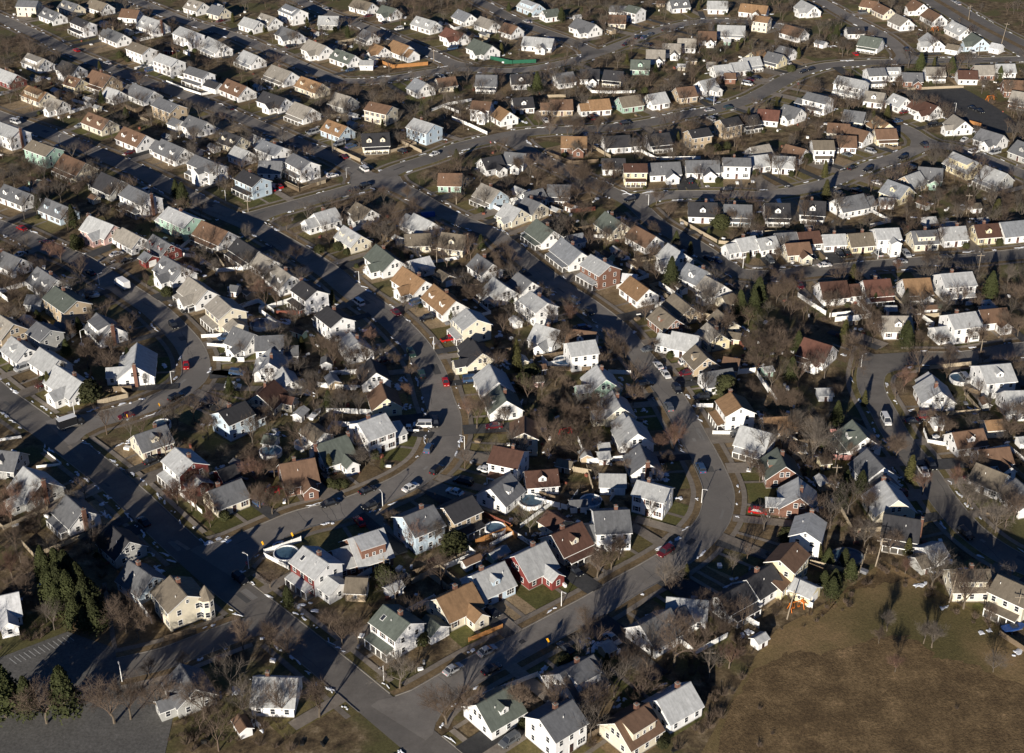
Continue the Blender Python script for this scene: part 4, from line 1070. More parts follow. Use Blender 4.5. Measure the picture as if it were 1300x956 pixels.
def merged(name, items, meshes, m):
    V = []; LI = []; LT_ = []; n = 0; cache = {}
    for (x, y, h, mi) in items:
        if mi not in cache:
            me = meshes[mi]; co = np.empty(len(me.vertices) * 3, np.float32); me.vertices.foreach_get('co', co)
            li = np.empty(len(me.loops), np.int32); me.loops.foreach_get('vertex_index', li); lt = np.array([pp.loop_total for pp in me.polygons], np.int32); cache[mi] = (co.reshape(-1, 3), li, lt)
        co, li, lt = cache[mi]; a = rs.uniform(0, 6.28); c, s = math.cos(a), math.sin(a); k = h
        V.append(np.stack([x + k * (co[:, 0] * c - co[:, 1] * s), y + k * (co[:, 0] * s + co[:, 1] * c), k * co[:, 2]], 1)); LI.append(li + n); LT_.append(lt); n += len(co)
    V = np.concatenate(V).astype(np.float32); LI = np.concatenate(LI); LT_ = np.concatenate(LT_)
    me = bpy.data.meshes.new(name); me.vertices.add(len(V)); me.vertices.foreach_set('co', V.ravel()); me.loops.add(len(LI)); me.loops.foreach_set('vertex_index', LI)
    me.polygons.add(len(LT_)); st_ = np.concatenate([[0], np.cumsum(LT_)[:-1]]).astype(np.int32); me.polygons.foreach_set('loop_start', st_); me.polygons.foreach_set('loop_total', LT_)
    me.materials.append(m); me.update(calc_edges=True); return put(name, me)
LT = []
for s in range(4):
    rnd = random.Random(500 + s); b = MB(); b.tube((0, 0, 0), (0, 0, 2.4), .17, .11, 4)
    for k in range(5):
        a = k * 1.25 + rnd.random(); grow(b, Vector((0, 0, 2.1)), Vector((math.cos(a) * .6, math.sin(a) * .6, 1)).normalized(), 3.6, .09, 2, rnd, 4, 2, 0, .022, (0, 0, 7, 8))
    zs = max(v[2] for v in b.v); b.v = [(v[0] / zs, v[1] / zs, v[2] / zs) for v in b.v]; LT.append(b.mesh('far_tree', M['twig'])); print('far tree faces', len(b.f))
rest = extra[budget:] + [(Vector((q[0], q[1], 0)), q[2]) for q in OVER]
for nm_, m_, sl in (('brown', M['twig'], rest[0::2]), ('grey', M['twigg'], rest[1::2])):
    o = merged('background_trees', [(p.x, p.y, h, i % 4) for i, (p, h) in enumerate(sl)], LT, m_); o['kind'] = 'stuff'; o['label'] = 'mass of smaller bare ' + nm_ + ' trees filling the far back yards'; o['category'] = 'trees'
# brush: leafless bushes in back yards and along the field edge
BR = []
for s in range(4):
    rnd = random.Random(800 + s); b = MB()
    for k in range(60):
        a = rnd.uniform(0, 6.28); d = Vector((math.cos(a) * rnd.uniform(.2, 1), math.sin(a) * rnd.uniform(.2, 1), rnd.uniform(.5, 1.2))).normalized(); p = Vector((math.cos(a) * .12, math.sin(a) * .12, 0)); L_ = rnd.uniform(.6, 1.0)
        q = p + d * L_; w = d.orthogonal().normalized() * .015; b.face([p - w, p + w, q])
        for j in range(2): r_ = (q - p) * rnd.uniform(.3, .8) + p; e = r_ + (d + Vector((rnd.gauss(0, .5), rnd.gauss(0, .5), .2))).normalized() * .35; b.face([r_ - w * .8, r_ + w * .8, e])
    BR.append(b.mesh('bush', M['twigr']))
def scatter(n, test, hmin, hmax, seed):
    r_ = random.Random(seed); out = []; t = 0
    while len(out) < n and t < n * 60:
        t += 1; u = r_.uniform(-20, 1320); v = r_.uniform(-15, 955); p = gp(u, v)
        if test(p, u, v, r_): out.append((p.x, p.y, r_.uniform(hmin, hmax), r_.randrange(4)))
    return out
def yard(p, u, v, r_):
    return near_road(p.x, p.y)[0] > 12 and free(p.x, p.y, .2) and not inpoly(p.x, p.y, FW) and not inpoly(p.x, p.y, LOTS[0]) and not inpoly(p.x, p.y, LOTS[1])
o = merged('yard_brush', scatter(1800, yard, .7, 2.4, 1), BR, M['twig']); o['kind'] = 'stuff'; o['label'] = 'leafless brown brush filling the back yards'; o['category'] = 'brush'
def edge(p, u, v, r_):
    if not inpoly(p.x, p.y, FW): return False
    de = min(((Vector((a.x, a.y)) - Vector((p.x, p.y))).length for a in FE), default=99)
    return (v < 800 and de < 2 + r_.random() * 3) or (v > 850 + 14 * math.sin(u * .025) and r_.random() < .03)
FE = [FW[i].lerp(FW[(i + 1) % len(FW)], k / 12) for i in range(0, 12) for k in range(12)]
o = merged('field_brush', scatter(200, edge, .4, 1.7, 2), BR, M['twig']); o['kind'] = 'stuff'; o['label'] = 'brown dead brush and tall weeds on the brown field'; o['category'] = 'brush'
# foundation shrubs
rb = random.Random(21)
for h in BLD:
    if h['out'] or h['rd'] > 30: continue
    if rb.random() < .38:
        c, s = math.cos(h['ang']), math.sin(h['ang']); u = rb.choice((-1, 1)) * (h['L'] / 2 - 1); v = -h['W'] / 2 - 1.1 - (2.4 if 'p' in h['ex'] or 'x' in h['ex'] else 0)
        x, y = h['x'] + c * u - s * v, h['y'] + s * u + c * v
        if near_road(x, y)[0] > 3.5 and free(x, y, -2.5): tree(x, y, rb.uniform(1.2, 2.4), 's')
# ------------------------------------------------------------------ snow left along kerbs and in shade
sn = MB(); r_ = random.Random(31)
def snowpatch(x, y, a, l, w, z=.1):
    c0_, s0_ = math.cos(a), math.sin(a)
    for q in range(r_.randint(2, 5)):
        o1, o2 = r_.uniform(-l, l), r_.uniform(-w, w) * .8; x1, y1 = x + c0_ * o1 - s0_ * o2, y + s0_ * o1 + c0_ * o2; aa = a + r_.uniform(-.5, .5); l1, w1 = l * r_.uniform(.3, .75), w * r_.uniform(.5, 1.2)
        n = 9; c, s = math.cos(aa), math.sin(aa); ring = []
        for k in range(n):
            t = 2 * math.pi * k / n; e = r_.uniform(.4, 1.25); u, v = math.cos(t) * l1 * e, math.sin(t) * w1 * e; ring.append((x1 + c * u - s * v, y1 + s * u + c * v, z - .1))
        top = [(x1 + (p[0] - x1) * .7, y1 + (p[1] - y1) * .7, z + r_.uniform(.03, .12)) for p in ring]; ct = (x1, y1, z + .13)
        for k in range(n): j = (k + 1) % n; sn.face([ring[k], ring[j], top[j], top[k]]); sn.face([top[k], top[j], ct])
for r in ROADS:
    for i in range(0, len(r['C']), 2):
        for s in (-1, 1):
            if r_.random() < (.9 if r is ROADS[0] else .5):
                T = r['T'][i]; n = Vector((-T.y, T.x)) * s; p = r['C'][i] + n * (r['H'][i] + r_.uniform(.1, 1.6))
                if near_road(p.x, p.y)[0] > 0: snowpatch(p.x, p.y, math.atan2(T.y, T.x), r_.uniform(.4, 2.6), r_.uniform(.2, .5), .2)
for k in range(1300):
    h = r_.choice(BLD); c, s = math.cos(h['ang']), math.sin(h['ang']); v = h['W'] / 2 + r_.uniform(.8, 5); u = r_.uniform(-.6, .6) * h['L']
    x, y = h['x'] + c * u - s * v, h['y'] + s * u + c * v
    if near_road(x, y)[0] > 3.3 and free(x, y, -3): snowpatch(x, y, h['ang'] + r_.uniform(-.3, .3), r_.uniform(.5, 2.2), r_.uniform(.3, .8))
for q in '1195 775|1290 828|1255 801|1168 742|290 686|270 688|390 780|388 768|130 640|60 740'.split('|'):
    u, v = map(float, q.split()); p = gp(u, v); snowpatch(p.x, p.y, .5, 1.8, .7)
o = sn.build('snow_patches', M['snow']); o['kind'] = 'stuff'

# small things lying about in the yards
cl = MB(); r_ = random.Random(41)
for k in range(1500):
    h = r_.choice(BLD); x = h['x'] + r_.uniform(-16, 16); y = h['y'] + r_.uniform(-14, 16)
    if near_road(x, y)[0] < 3.6 or not free(x, y, -1.8) or inpoly(x, y, FW) or inpoly(x, y, LOTS[0]): continue
    a = r_.uniform(.15, .9); b = r_.uniform(.15, .6); c = r_.uniform(.2, .9); t = r_.uniform(0, 3.1); n0 = len(cl.v); cl.box(-a, a, -b, b, .0, c, r_.choice((0, 0, 1, 2, 3, 4)))
    for i in range(n0, len(cl.v)): v = cl.v[i]; cl.v[i] = (x + v[0] * math.cos(t) - v[1] * math.sin(t), y + v[0] * math.sin(t) + v[1] * math.cos(t), v[2])
o = cl.build('yard_clutter', [M['trim'], M['metal'], M['wood'], M['black'], M['redwood']]); o['kind'] = 'stuff'
# ------------------------------------------------------------------ cars
def car_parts(kind):
    """length along +X"""
    P = {}
    L_, w = {'sedan': (4.6, 1.8), 'suv': (4.7, 1.9), 'pickup': (5.3, 1.9), 'van': (5.2, 2.0)}[kind]; x = L_ / 2; y = w / 2
    low = {'sedan': [(-x, .35), (-x + .1, .28), (x - .1, .28), (x, .4), (x - .02, .68), (x - .9, .86), (-x + .7, .9), (-x + .02, .82)],
           'suv': [(-x, .4), (-x + .1, .32), (x - .1, .32), (x, .45), (x - .02, .85), (x - 1.0, 1.02), (-x + .1, 1.02)],
           'pickup': [(-x, .45), (-x + .1, .4), (x - .1, .4), (x, .5), (x - .02, .9), (x - 1.2, 1.05), (-x + .05, 1.0)],
           'van': [(-x, .4), (-x + .1, .32), (x - .1, .32), (x, .45), (x - .05, .95), (x - .8, 1.1), (-x + .03, 1.15)]}[kind]
    b = MB(); b.prism(low, -y, y)
    b.v = [(v[0], v[1] * (.9 if v[0] > x - .3 or v[0] < -x + .2 else 1), v[2]) for v in b.v]
    P['body'] = b
    g0, g1, t0, t1, zb, zt = {'sedan': (-x + .6, x - 1.1, -x + 1.25, x - 2.0, .86, 1.42), 'suv': (-x + .1, x - 1.05, -x + .35, x - 1.8, 1.0, 1.72),
                              'pickup': (-x + 2.0, x - 1.2, -x + 2.3, x - 1.9, 1.0, 1.75), 'van': (-x + .05, x - .7, -x + .15, x - 1.5, 1.1, 1.95)}[kind]
    c = MB(); yb, yt = y - .06, y - .28
    B_ = [(g0, -yb, zb), (g1, -yb, zb), (g1, yb, zb), (g0, yb, zb)]; T_ = [(t0, -yt, zt), (t1, -yt, zt), (t1, yt, zt), (t0, yt, zt)]
    for i in range(4): j = (i + 1) % 4; c.face([B_[i], B_[j], T_[j], T_[i]])
    P['glass'] = c
    r = MB(); r.prism([(t0 - .06, zt), (t1 + .06, zt), (t1 - .1, zt + .06), (t0 + .1, zt + .06)], -yt - .03, yt + .03)
    for s in (-1, 1):
        for xx in (t0, (t0 + t1) / 2 - .1, t1):
            xb = g0 + .15 if xx == t0 else g1 - .1 if xx == t1 else xx
            r.tube((xb, s * (yb + .01), zb), (xx, s * (yt + .01), zt), .05, .05, 4)
    P['roof'] = r
    if kind == 'pickup':
        d = MB(); d.box(-x + .12, -x + 1.9, -y + .12, y - .12, 1.0, 1.03); P['bed'] = d
    return P, L_, w
def wheel_mesh():
    b = MB(); n = 12
    b.tube((0, -.11, 0), (0, .11, 0), .33, .33, n, 0, True); b.tube((0, -.13, 0), (0, .13, 0), .19, .19, 8, 1, True); return b.mesh('wheel', [M['black'], M['metal']])
WHM = wheel_mesh(); hl = MB(); hl.box(-.03, .03, -.18, .18, 0, .14); HLM = hl.mesh('headlight', M['headl']); tl = MB(); tl.box(-.03, .03, -.14, .14, 0, .16); TLM = tl.mesh('tail_light', M['redsign'])
CPM = {}
CN = dict(k='black', w='white', r='red', s='silver', u='blue', m='maroon', n='dark green', g='dark grey')
CARS = []
def car(x, y, a, kind, col, where):
    if (kind, col) not in CPM:
        P, L_, w = car_parts(kind); mm = CARM[col]
        CPM[(kind, col)] = ({k: b.mesh('car_' + k, M['glass'] if k == 'glass' else M['black'] if k == 'bed' else mm) for k, b in P.items()}, L_, w)
    ms, L_, w = CPM[(kind, col)]; z = .13 if where == 'road' else .24
    root = put('pickup_truck' if kind == 'pickup' else 'van' if kind == 'van' else 'car', None, None, (x, y, z), a)
    for k, me in ms.items(): put({'glass': 'window', 'roof': 'roof', 'bed': 'truck_bed', 'body': 'body'}[k], me, root)
    for sx in (-1, 1):
        for sy in (-1, 1): put('wheel', WHM, root, (sx * L_ * .31, sy * (w / 2 - .1), .33))
    for sy in (-1, 1): put('headlight', HLM, root, (L_ / 2 - .03, sy * (w / 2 - .42), .55)); put('tail_light', TLM, root, (-L_ / 2 + .03, sy * (w / 2 - .36), .6))
    nm = {'sedan': 'car', 'suv': 'estate car', 'pickup': 'pickup truck', 'van': 'van'}[kind]
    reg(root, f"{CN[col]} {nm} " + ('parked by the kerb' if where == 'road' else 'parked on a driveway'), {'pickup': 'truck', 'van': 'van'}.get(kind, 'car'), 'vehicles in the neighbourhood'); CARS.append((x, y)); return root
CD = """
c0 882 180 sedan r|c0 645 430 sedan m|c0 900 345 suv k|c1 790 115 suv n|c1 825 210 suv n|c1 942 248 sedan r|c1 880 585 suv u|c1 930 685 suv k|c1 785 770 sedan w|c1 550 775 sedan k|c1 555 858 sedan k
c1 525 942 sedan r D|c1 1150 690 sedan w D|c1 770 490 pickup w D|c1 835 470 van w D|c1 873 455 suv k|c1 325 732 suv k D|c1 965 48 pickup r D|c2 750 170 sedan w|c2 835 292 suv k|c2 775 382 suv g|c2 895 212 sedan m D|c2 965 335 suv k D|c2 948 692 suv u|c2 785 95 sedan k D
d1 1172 612 sedan k D|d1 965 853 sedan s|d1 1112 778 sedan s|d1 1200 885 sedan k|d1 730 465 suv k D|d2 300 792 sedan k D|d2 770 325 suv m|d2 1240 120 sedan r D|b0 115 280 sedan r|b0 855 755 suv k|b0 930 668 suv k D|b0 215 340 sedan m
b1 520 638 van w|b1 495 82 suv k|b1 90 78 sedan r D|b1 705 697 sedan m|b1 870 708 suv k D|b2 355 632 suv u|b2 405 682 sedan k|b2 520 152 suv k|b2 1090 82 suv k|b2 845 865 sedan g D|b2 750 937 sedan w
b3 318 457 sedan w|b3 215 412 suv k D|b3 370 402 suv k D|b3 400 392 sedan k D|b3 555 398 pickup s D|b3 665 437 sedan s|b3 880 420 suv k|b3 695 402 suv s D|c3 590 435 van w|c3 782 702 pickup w|c3 850 668 suv k
a1 893 757 sedan w|a1 735 745 suv k D|a1 540 828 van w|a1 432 772 sedan m|a1 497 928 suv k|a1 452 28 sedan s|a1 98 915 sedan r D|a0 70 598 van w|a0 395 247 sedan r|a0 540 307 sedan w|a0 592 327 sedan k|a0 690 367 sedan u|a0 635 752 sedan m D|a0 395 478 suv k D
a2 605 208 sedan k|a2 655 186 suv k|a2 685 205 sedan u|a2 665 236 sedan k|a2 705 172 sedan g|a2 1120 542 suv n|a2 1000 542 sedan s|a2 1012 490 suv u D|a2 600 606 suv k|a2 140 102 sedan s|a2 850 168 sedan k|a2 1188 415 van w D
a3 195 352 sedan k|a3 226 342 sedan k|a3 690 242 suv k|a3 770 720 suv k|a3 685 777 suv k|a3 520 832 suv k|a3 430 822 sedan k|a3 405 762 sedan g D|a3 1025 748 van w D|a3 1128 752 van s D|a3 652 597 sedan u D|a3 685 552 sedan m D|a3 932 20 sedan s|a3 962 5 sedan s|a3 1018 532 sedan k P|a3 1055 547 sedan k P|a3 445 267 sedan r D|a3 978 688 sedan w D
a0 20 462 sedan s D|b2 990 420 sedan k|b0 440 500 sedan k|d3 905 250 suv k|c3 730 450 sedan k D|d0 1170 465 suv k|d0 670 200 sedan k|b2 1035 425 sedan u|a0 960 650 sedan k D|a0 1160 520 sedan k|c2 690 270 suv k D|d1 360 60 sedan k
"""
for q in CD.replace('\n', '|').split('|'):
    s = q.split()
    if len(s) < 5: continue
    p = tp(s[0], float(s[1]), float(s[2]) + 4); fl = s[5] if len(s) > 5 else ''
    d, ri, k = near_road(p.x, p.y); T = ROADS[ri]['T'][k]; a = math.atan2(T.y, T.x)
    if not fl:
        c = ROADS[ri]['C'][k]; n = Vector((-T.y, T.x)); s_ = (Vector((p.x, p.y)) - c).dot(n); hw = ROADS[ri]['w'] / 2
        lim = hw - 1.15; s2 = math.copysign(lim if abs(s_) > hw * .4 else abs(s_), s_); q2 = c + n * s2; x, y = q2.x, q2.y; wh = 'road'
    else:
        if fl == 'D': a += math.pi / 2 * random.Random(int(p.x)).choice((1, -1))
        x, y = p.x, p.y; wh = 'drive' if fl == 'D' else 'road'
        dB = np.hypot(BX[:, 0] - x, BX[:, 1] - y) - BX[:, 2]; j = int(dB.argmin())
        if dB[j] < 1.5: v = Vector((x - BX[j, 0], y - BX[j, 1])).normalized(); x += v.x * (1.5 - dB[j]); y += v.y * (1.5 - dB[j])
    if any(abs(x - X) + abs(y - Y) < 3.6 for X, Y in CARS): y += 0; x += math.cos(a) * 5.5; y += math.sin(a) * 5.5
    car(x, y, a + (math.pi if rb.random() < .5 and not fl else 0), s[3], s[4], wh)
r_ = random.Random(51)
for e0, e1, T, n, i in DRIVES:
    if r_.random() < .34:
        p = e0 + n * r_.uniform(6.2, 9); 
        if any(abs(p.x - X) + abs(p.y - Y) < 6 for X, Y in CARS) or near_road(p.x, p.y)[0] < 2.6 or not free(p.x, p.y, -1): continue
        car(p.x, p.y, math.atan2(n.y, n.x) + math.pi * r_.choice((0, 1)), r_.choice(('sedan', 'sedan', 'suv', 'van')), r_.choice('kkwsugkwm'), 'drive')
def truck(t, x, y, box, look):
    p = tp(t, x, y); d, ri, k = near_road(p.x, p.y); T = ROADS[ri]['T'][k]
    root = put('box_truck', None, None, (p.x, p.y, .07), math.atan2(T.y, T.x))
    b = MB(); b.box(-3.4, 1.6, -1.15, 1.15, .9, 3.2); b.box(-3.4, 1.6, -1.05, 1.05, .7, .9, 1); b.build('cargo_box', [box, M['metal']], root)
    t_ = MB(); t_.box(-3.38, 1.58, -1.13, 1.13, 3.2, 3.24); t_.build('box_roof', M['trim'], root)
    c = MB(); c.prism([(1.7, .5), (3.6, .5), (3.6, 1.3), (3.2, 1.5), (2.9, 2.3), (1.7, 2.3)], -1.0, 1.0); c.build('cab', box, root)
    g_ = MB(); g_.face([(3.24, -.85, 1.5), (3.24, .85, 1.5), (2.95, .8, 2.2), (2.95, -.8, 2.2)]); g_.box(2.0, 2.8, -1.02, 1.02, 1.45, 2.1); g_.build('windscreen', M['glass'], root)
    for sx in (-2.3, 2.6):
        for sy in (-1, 1): put('wheel', WHM, root, (sx, sy * .95, .42), scale=1.25)
    reg(root, look, 'truck')
truck('b0', 600, 560, WALL['w'], 'white box truck parked by the kerb'); truck('c0', 348, 470, CARM['k'], 'dark box truck with white roof turning the corner')
# ------------------------------------------------------------------ fences
FMAT = dict(w=('white', M['trim']), t=('brown wooden', M['wood']), o=('orange wooden', M['woodo']), r=('red-brown wooden', M['redwood']), p=('pink', M['pinkf']), g=('green', M['greenf']), e=('beige', M['beige']))
FP = {}
for k, (nm, m) in FMAT.items():
    b = MB(); 
    for j in range(8): b.box(j / 8 + .004, (j + 1) / 8 - .004, -.02 if j % 2 else -.035, .02 if j % 2 else .035, .05, 1.0 if j % 2 else .985)
    b.box(0, 1, .036, .07, .2, .26); b.box(0, 1, .036, .07, .78, .84); p_ = MB(); p_.box(-.07, .07, -.07, .07, 0, 1.06); FP[k] = (b.mesh('fence_panel', m), p_.mesh('fence_post', m))
FD = """
w 1.2 d1 60,335 180,398|w 1.6 d1 60,325 150,295 240,262|r 1.6 d1 1112,130 1265,198|o 1.5 d1 1095,275 1180,240 1272,205|o 1.2 d1 1060,752 1225,685|t 1.5 d1 660,490 760,440 880,388|t 1.6 d0 805,752 960,705 1140,660
w 1.7 c1 365,405 470,405 600,412|w 1.7 c1 320,275 445,290 530,292|e 1.5 c1 330,445 400,405|w 1.3 c0 965,38 1120,28|w 1.2 c0 995,75 1140,85|w 1.5 c0 1045,148 1195,152|e 1.5 c0 480,362 625,328|e 1.5 c0 628,326 582,285|w .8 c0 0,540 130,520 215,590 300,655|w .8 c0 180,672 295,660
w 1.3 c2 915,375 1020,375|w 1.3 c2 995,508 1120,510|e 1.6 c2 265,675 340,690 425,705|t 1.6 c2 190,195 420,200|w 1.4 c2 510,210 620,215|t 1.6 c2 75,775 160,805 250,835|w 1.6 d2 1090,595 1165,640 1245,685|t 1.6 c2 275,870 350,830 410,805|o 1.6 d2 0,195 60,250|e 1.4 d2 905,345 1000,320
p 1.6 c3 320,505 375,505|p 1.6 c3 322,630 430,635|w 1.2 c3 5,260 60,348|e 1.4 c3 810,190 930,178 1040,168|t 1.5 c3 975,290 1060,320 1150,305|w 1.2 c3 780,495 800,550 930,570|w 1.6 b3 165,605 230,650 300,695|w 1.5 b3 320,705 440,692|w 1.5 b3 715,670 830,750|g 1.3 b3 750,662 870,658|t 1.4 d3 915,555 1010,530 1100,505|w 1.4 d3 80,505 150,545 235,585|t 1.4 d3 1150,720 1272,800
r 1.6 b1 60,580 150,575|r 1.6 b1 120,695 250,692|e 1.4 b1 110,28 230,85|e 1.4 b1 240,85 360,48|e 1.3 b2 860,235 950,290 1040,340|e 1.3 b2 1050,345 1130,352|r 1.6 b2 325,195 445,182|t 1.5 b2 190,170 250,218|r 1.6 b2 1120,795 1170,865|w 1.5 b2 440,320 520,315
w 1.3 b0 840,362 900,385|w 1.5 b0 980,425 1060,485 1160,478 1272,468|w 1.3 a1 880,545 960,515 1075,495|w 1.5 a1 980,585 1065,620 1150,660|w 1.5 a1 1155,662 1272,628|w 1.3 a1 935,525 1010,555|o 1.8 a1 685,335 770,328 860,320|o 1.6 a1 580,292 685,330|g 1.8 a1 1150,288 1272,314|e 1.6 a1 400,735 530,795|t 1.4 a1 110,885 230,940|t 1.4 a1 240,938 355,895|e 1.4 a1 720,695 830,750
g 1.8 a2 0,314 155,308|w 1.3 a2 400,425 430,455 530,458 640,455|w 1.4 a2 670,745 740,782|w 1.4 a2 745,784 850,782 960,780|t 1.6 a2 150,735 240,770 330,805|t 1.6 a2 335,806 460,796|e 1.5 a2 430,725 520,775|e 1.3 a2 200,478 300,475|t 1.4 a2 1030,760 1100,750
e 1.2 a3 700,442 830,436 975,430|t 1.4 a3 520,695 630,735|t 1.4 a3 632,736 730,715|o 1.5 a3 1005,605 1060,620|w 1.2 a0 815,405 900,440 985,468|w 1.2 a0 990,468 1050,455|w 1.3 a0 660,342 740,325|w 1.2 a0 870,380 940,400
"""
def cutseg(a, b):
    """drop the stretch of a fence that would cross a house or a road"""
    n = max(2, int((b - a).length / 1.2)); ok = []
    for k in range(n + 1): q = a.lerp(b, k / n); ok.append(free(q.x, q.y, -2.2) and near_road(q.x, q.y)[0] > .8)
    best = (0, 0); i = 0
    while i <= n:
        if ok[i]:
            j = i
            while j < n and ok[j + 1]: j += 1
            if j - i > best[1] - best[0]: best = (i, j)
            i = j + 1
        else: i += 1
    return (a.lerp(b, best[0] / n), a.lerp(b, best[1] / n)) if best[1] > best[0] else None
for q in FD.replace('\n', '|').split('|'):
    s = q.split()
    if len(s) < 5: continue
    k, hh, t = s[0], float(s[1]), s[2]; P = [tp(t, *map(float, w.split(','))) for w in s[3:]]
    segs = [cutseg(P[i], P[i + 1]) for i in range(len(P) - 1)]; segs = [s_ for s_ in segs if s_ and (s_[1] - s_[0]).length > 1.5]
    if not segs: continue
    root = put('fence', None, None, segs[0][0])
    o0 = segs[0][0]; pm, qm = FP[k]
    for a, b in segs:
        L_ = (b - a).length; n = max(1, round(L_ / 2.4)); an = math.atan2(b.y - a.y, b.x - a.x)
        for j in range(n):
            c = a.lerp(b, j / n) - o0; o = put('fence_panel', pm, root, c, an, (L_ / n, 1, hh)); put('fence_post', qm, root, c, an, (1, 1, hh))
        put('fence_post', qm, root, b - o0, an, (1, 1, hh))
    reg(root, ('low ' if hh < 1.3 else '') + FMAT[k][0] + ' fence', 'fence', 'garden fences')
nf = 0; r_ = random.Random(61)
for h in [b for b in BLD if not b['out']]:
    if nf >= 110: break
    if r_.random() < .42:
        C = ROADS[h['ri']]['C'][h['rk']]; v = Vector((h['x'] - C.x, h['y'] - C.y, 0)).normalized(); t = Vector((-v.y, v.x, 0)) * r_.choice((-1, 1)); c0 = Vector((h['x'], h['y'], 0)) + t * (max(h['L'], h['W']) / 2 + 2.2)
        a, b = c0 + v * 1, c0 + v * r_.uniform(9, 15); c = b - t * r_.uniform(6, 13); k = r_.choice('wwwette'); hh = r_.uniform(1.2, 1.8)
        if inpoly(b.x, b.y, FW) or inpoly(b.x, b.y, LOTS[0]): continue
        segs = [s_ for s_ in (cutseg(a, b), cutseg(b, c)) if s_ and (s_[1] - s_[0]).length > 3]
        if not segs: continue
        root = put('fence', None, None, segs[0][0]); o0 = segs[0][0]; pm, qm = FP[k]; nf += 1
        for a, b in segs:
            L_ = (b - a).length; n = max(1, round(L_ / 2.4)); an = math.atan2(b.y - a.y, b.x - a.x)
            for j in range(n): q_ = a.lerp(b, j / n) - o0; put('fence_panel', pm, root, q_, an, (L_ / n, 1, hh)); put('fence_post', qm, root, q_, an, (1, 1, hh))
        reg(root, ('low ' if hh < 1.3 else '') + FMAT[k][0] + ' fence', 'fence', 'garden fences')
# ------------------------------------------------------------------ poles, signs, lamps
def pole(t, x, y, h, lean=0):
    p = tp(t, x, y); root = put('utility_pole', None, None, p)
    if lean: root.rotation_euler = (0, lean, 0)
    b = MB(); b.tube((0, 0, 0), (0, 0, h), .17, .11, 8, cap=True); b.build('shaft', M['pole'], root)
    c = MB(); c.box(-1.2, 1.2, -.06, .06, h - .9, h - .75); c.box(-.05, .05, .06, .2, h - .95, h - .7); c.build('crossarm', M['pole'], root)
    i_ = MB()
    for q in (-1.1, -.5, .5, 1.1): i_.tube((q, 0, h - .75), (q, 0, h - .55), .05, .04, 5, cap=True)
    i_.build('insulator', M['metal'], root)
    reg(root, 'weathered wooden utility pole', 'pole', 'utility poles')
for q in 'd3 545 382 8 .1|d3 112 640 8 .12|d3 905 560 9 .08|d3 1222 662 8 .03|d1 650 455 7|b1 905 470 8|b1 1000 152 7|a1 395 752 9|a1 890 302 6|a3 1158 228 12 .12|b3 1045 500 8|a3 1000 100 8|b0 1215 190 5|a3 1048 275 5|c3 345 770 7|b2 1155 270 5|a2 1100 680 6|d2 1000 900 6|a0 680 100 7|a0 880 670 6|c3 1050 160 8|b3 990 200 8'.split('|'):
    s = q.split(); pole(s[0], float(s[1]), float(s[2]), float(s[3]), float(s[4]) if len(s) > 4 else 0)
def lampp(t, x, y, h=4.2):
    p = tp(t, x, y); d, ri, k = near_road(p.x, p.y)
    c = ROADS[ri]['C'][k]; v = Vector((c.x - p.x, c.y - p.y)); a = math.atan2(v.y, v.x)
    if d < .3: p.x -= math.cos(a) * (.5 - d); p.y -= math.sin(a) * (.5 - d)
    root = put('street_lamp', None, None, p, a); b = MB(); b.tube((0, 0, 0), (0, 0, h), .10, .07, 8, cap=True); b.tube((0, 0, h - .1), (.9, 0, h + .15), .04, .035, 6); b.build('shaft', M['trim'], root)
    g_ = MB(); g_.box(.8, 1.35, -.13, .13, h + .08, h + .24); g_.build('lamp_head', M['lamp'], root)
    reg(root, 'pale street lamp with short arm', 'street lamp', 'street lamps')
for q in 'd2 280 578|c2 980 848|c1 1040 583|c1 636 857|d1 645 945|d0 1185 385|d0 598 948|c0 845 262|c0 352 432|b1 507 542|b1 485 24|d1 1 1|a1 485 872|b2 665 165|b3 578 440|a0 912 90|c3 548 160|b0 487 550|a2 1043 520|b1 890 862|c0 400 60|a3 935 550|b2 1160 470|a0 322 700|b0 1105 135'.split('|'):
    s = q.split()
    if s[1] != '1': lampp(s[0], float(s[1]), float(s[2]))
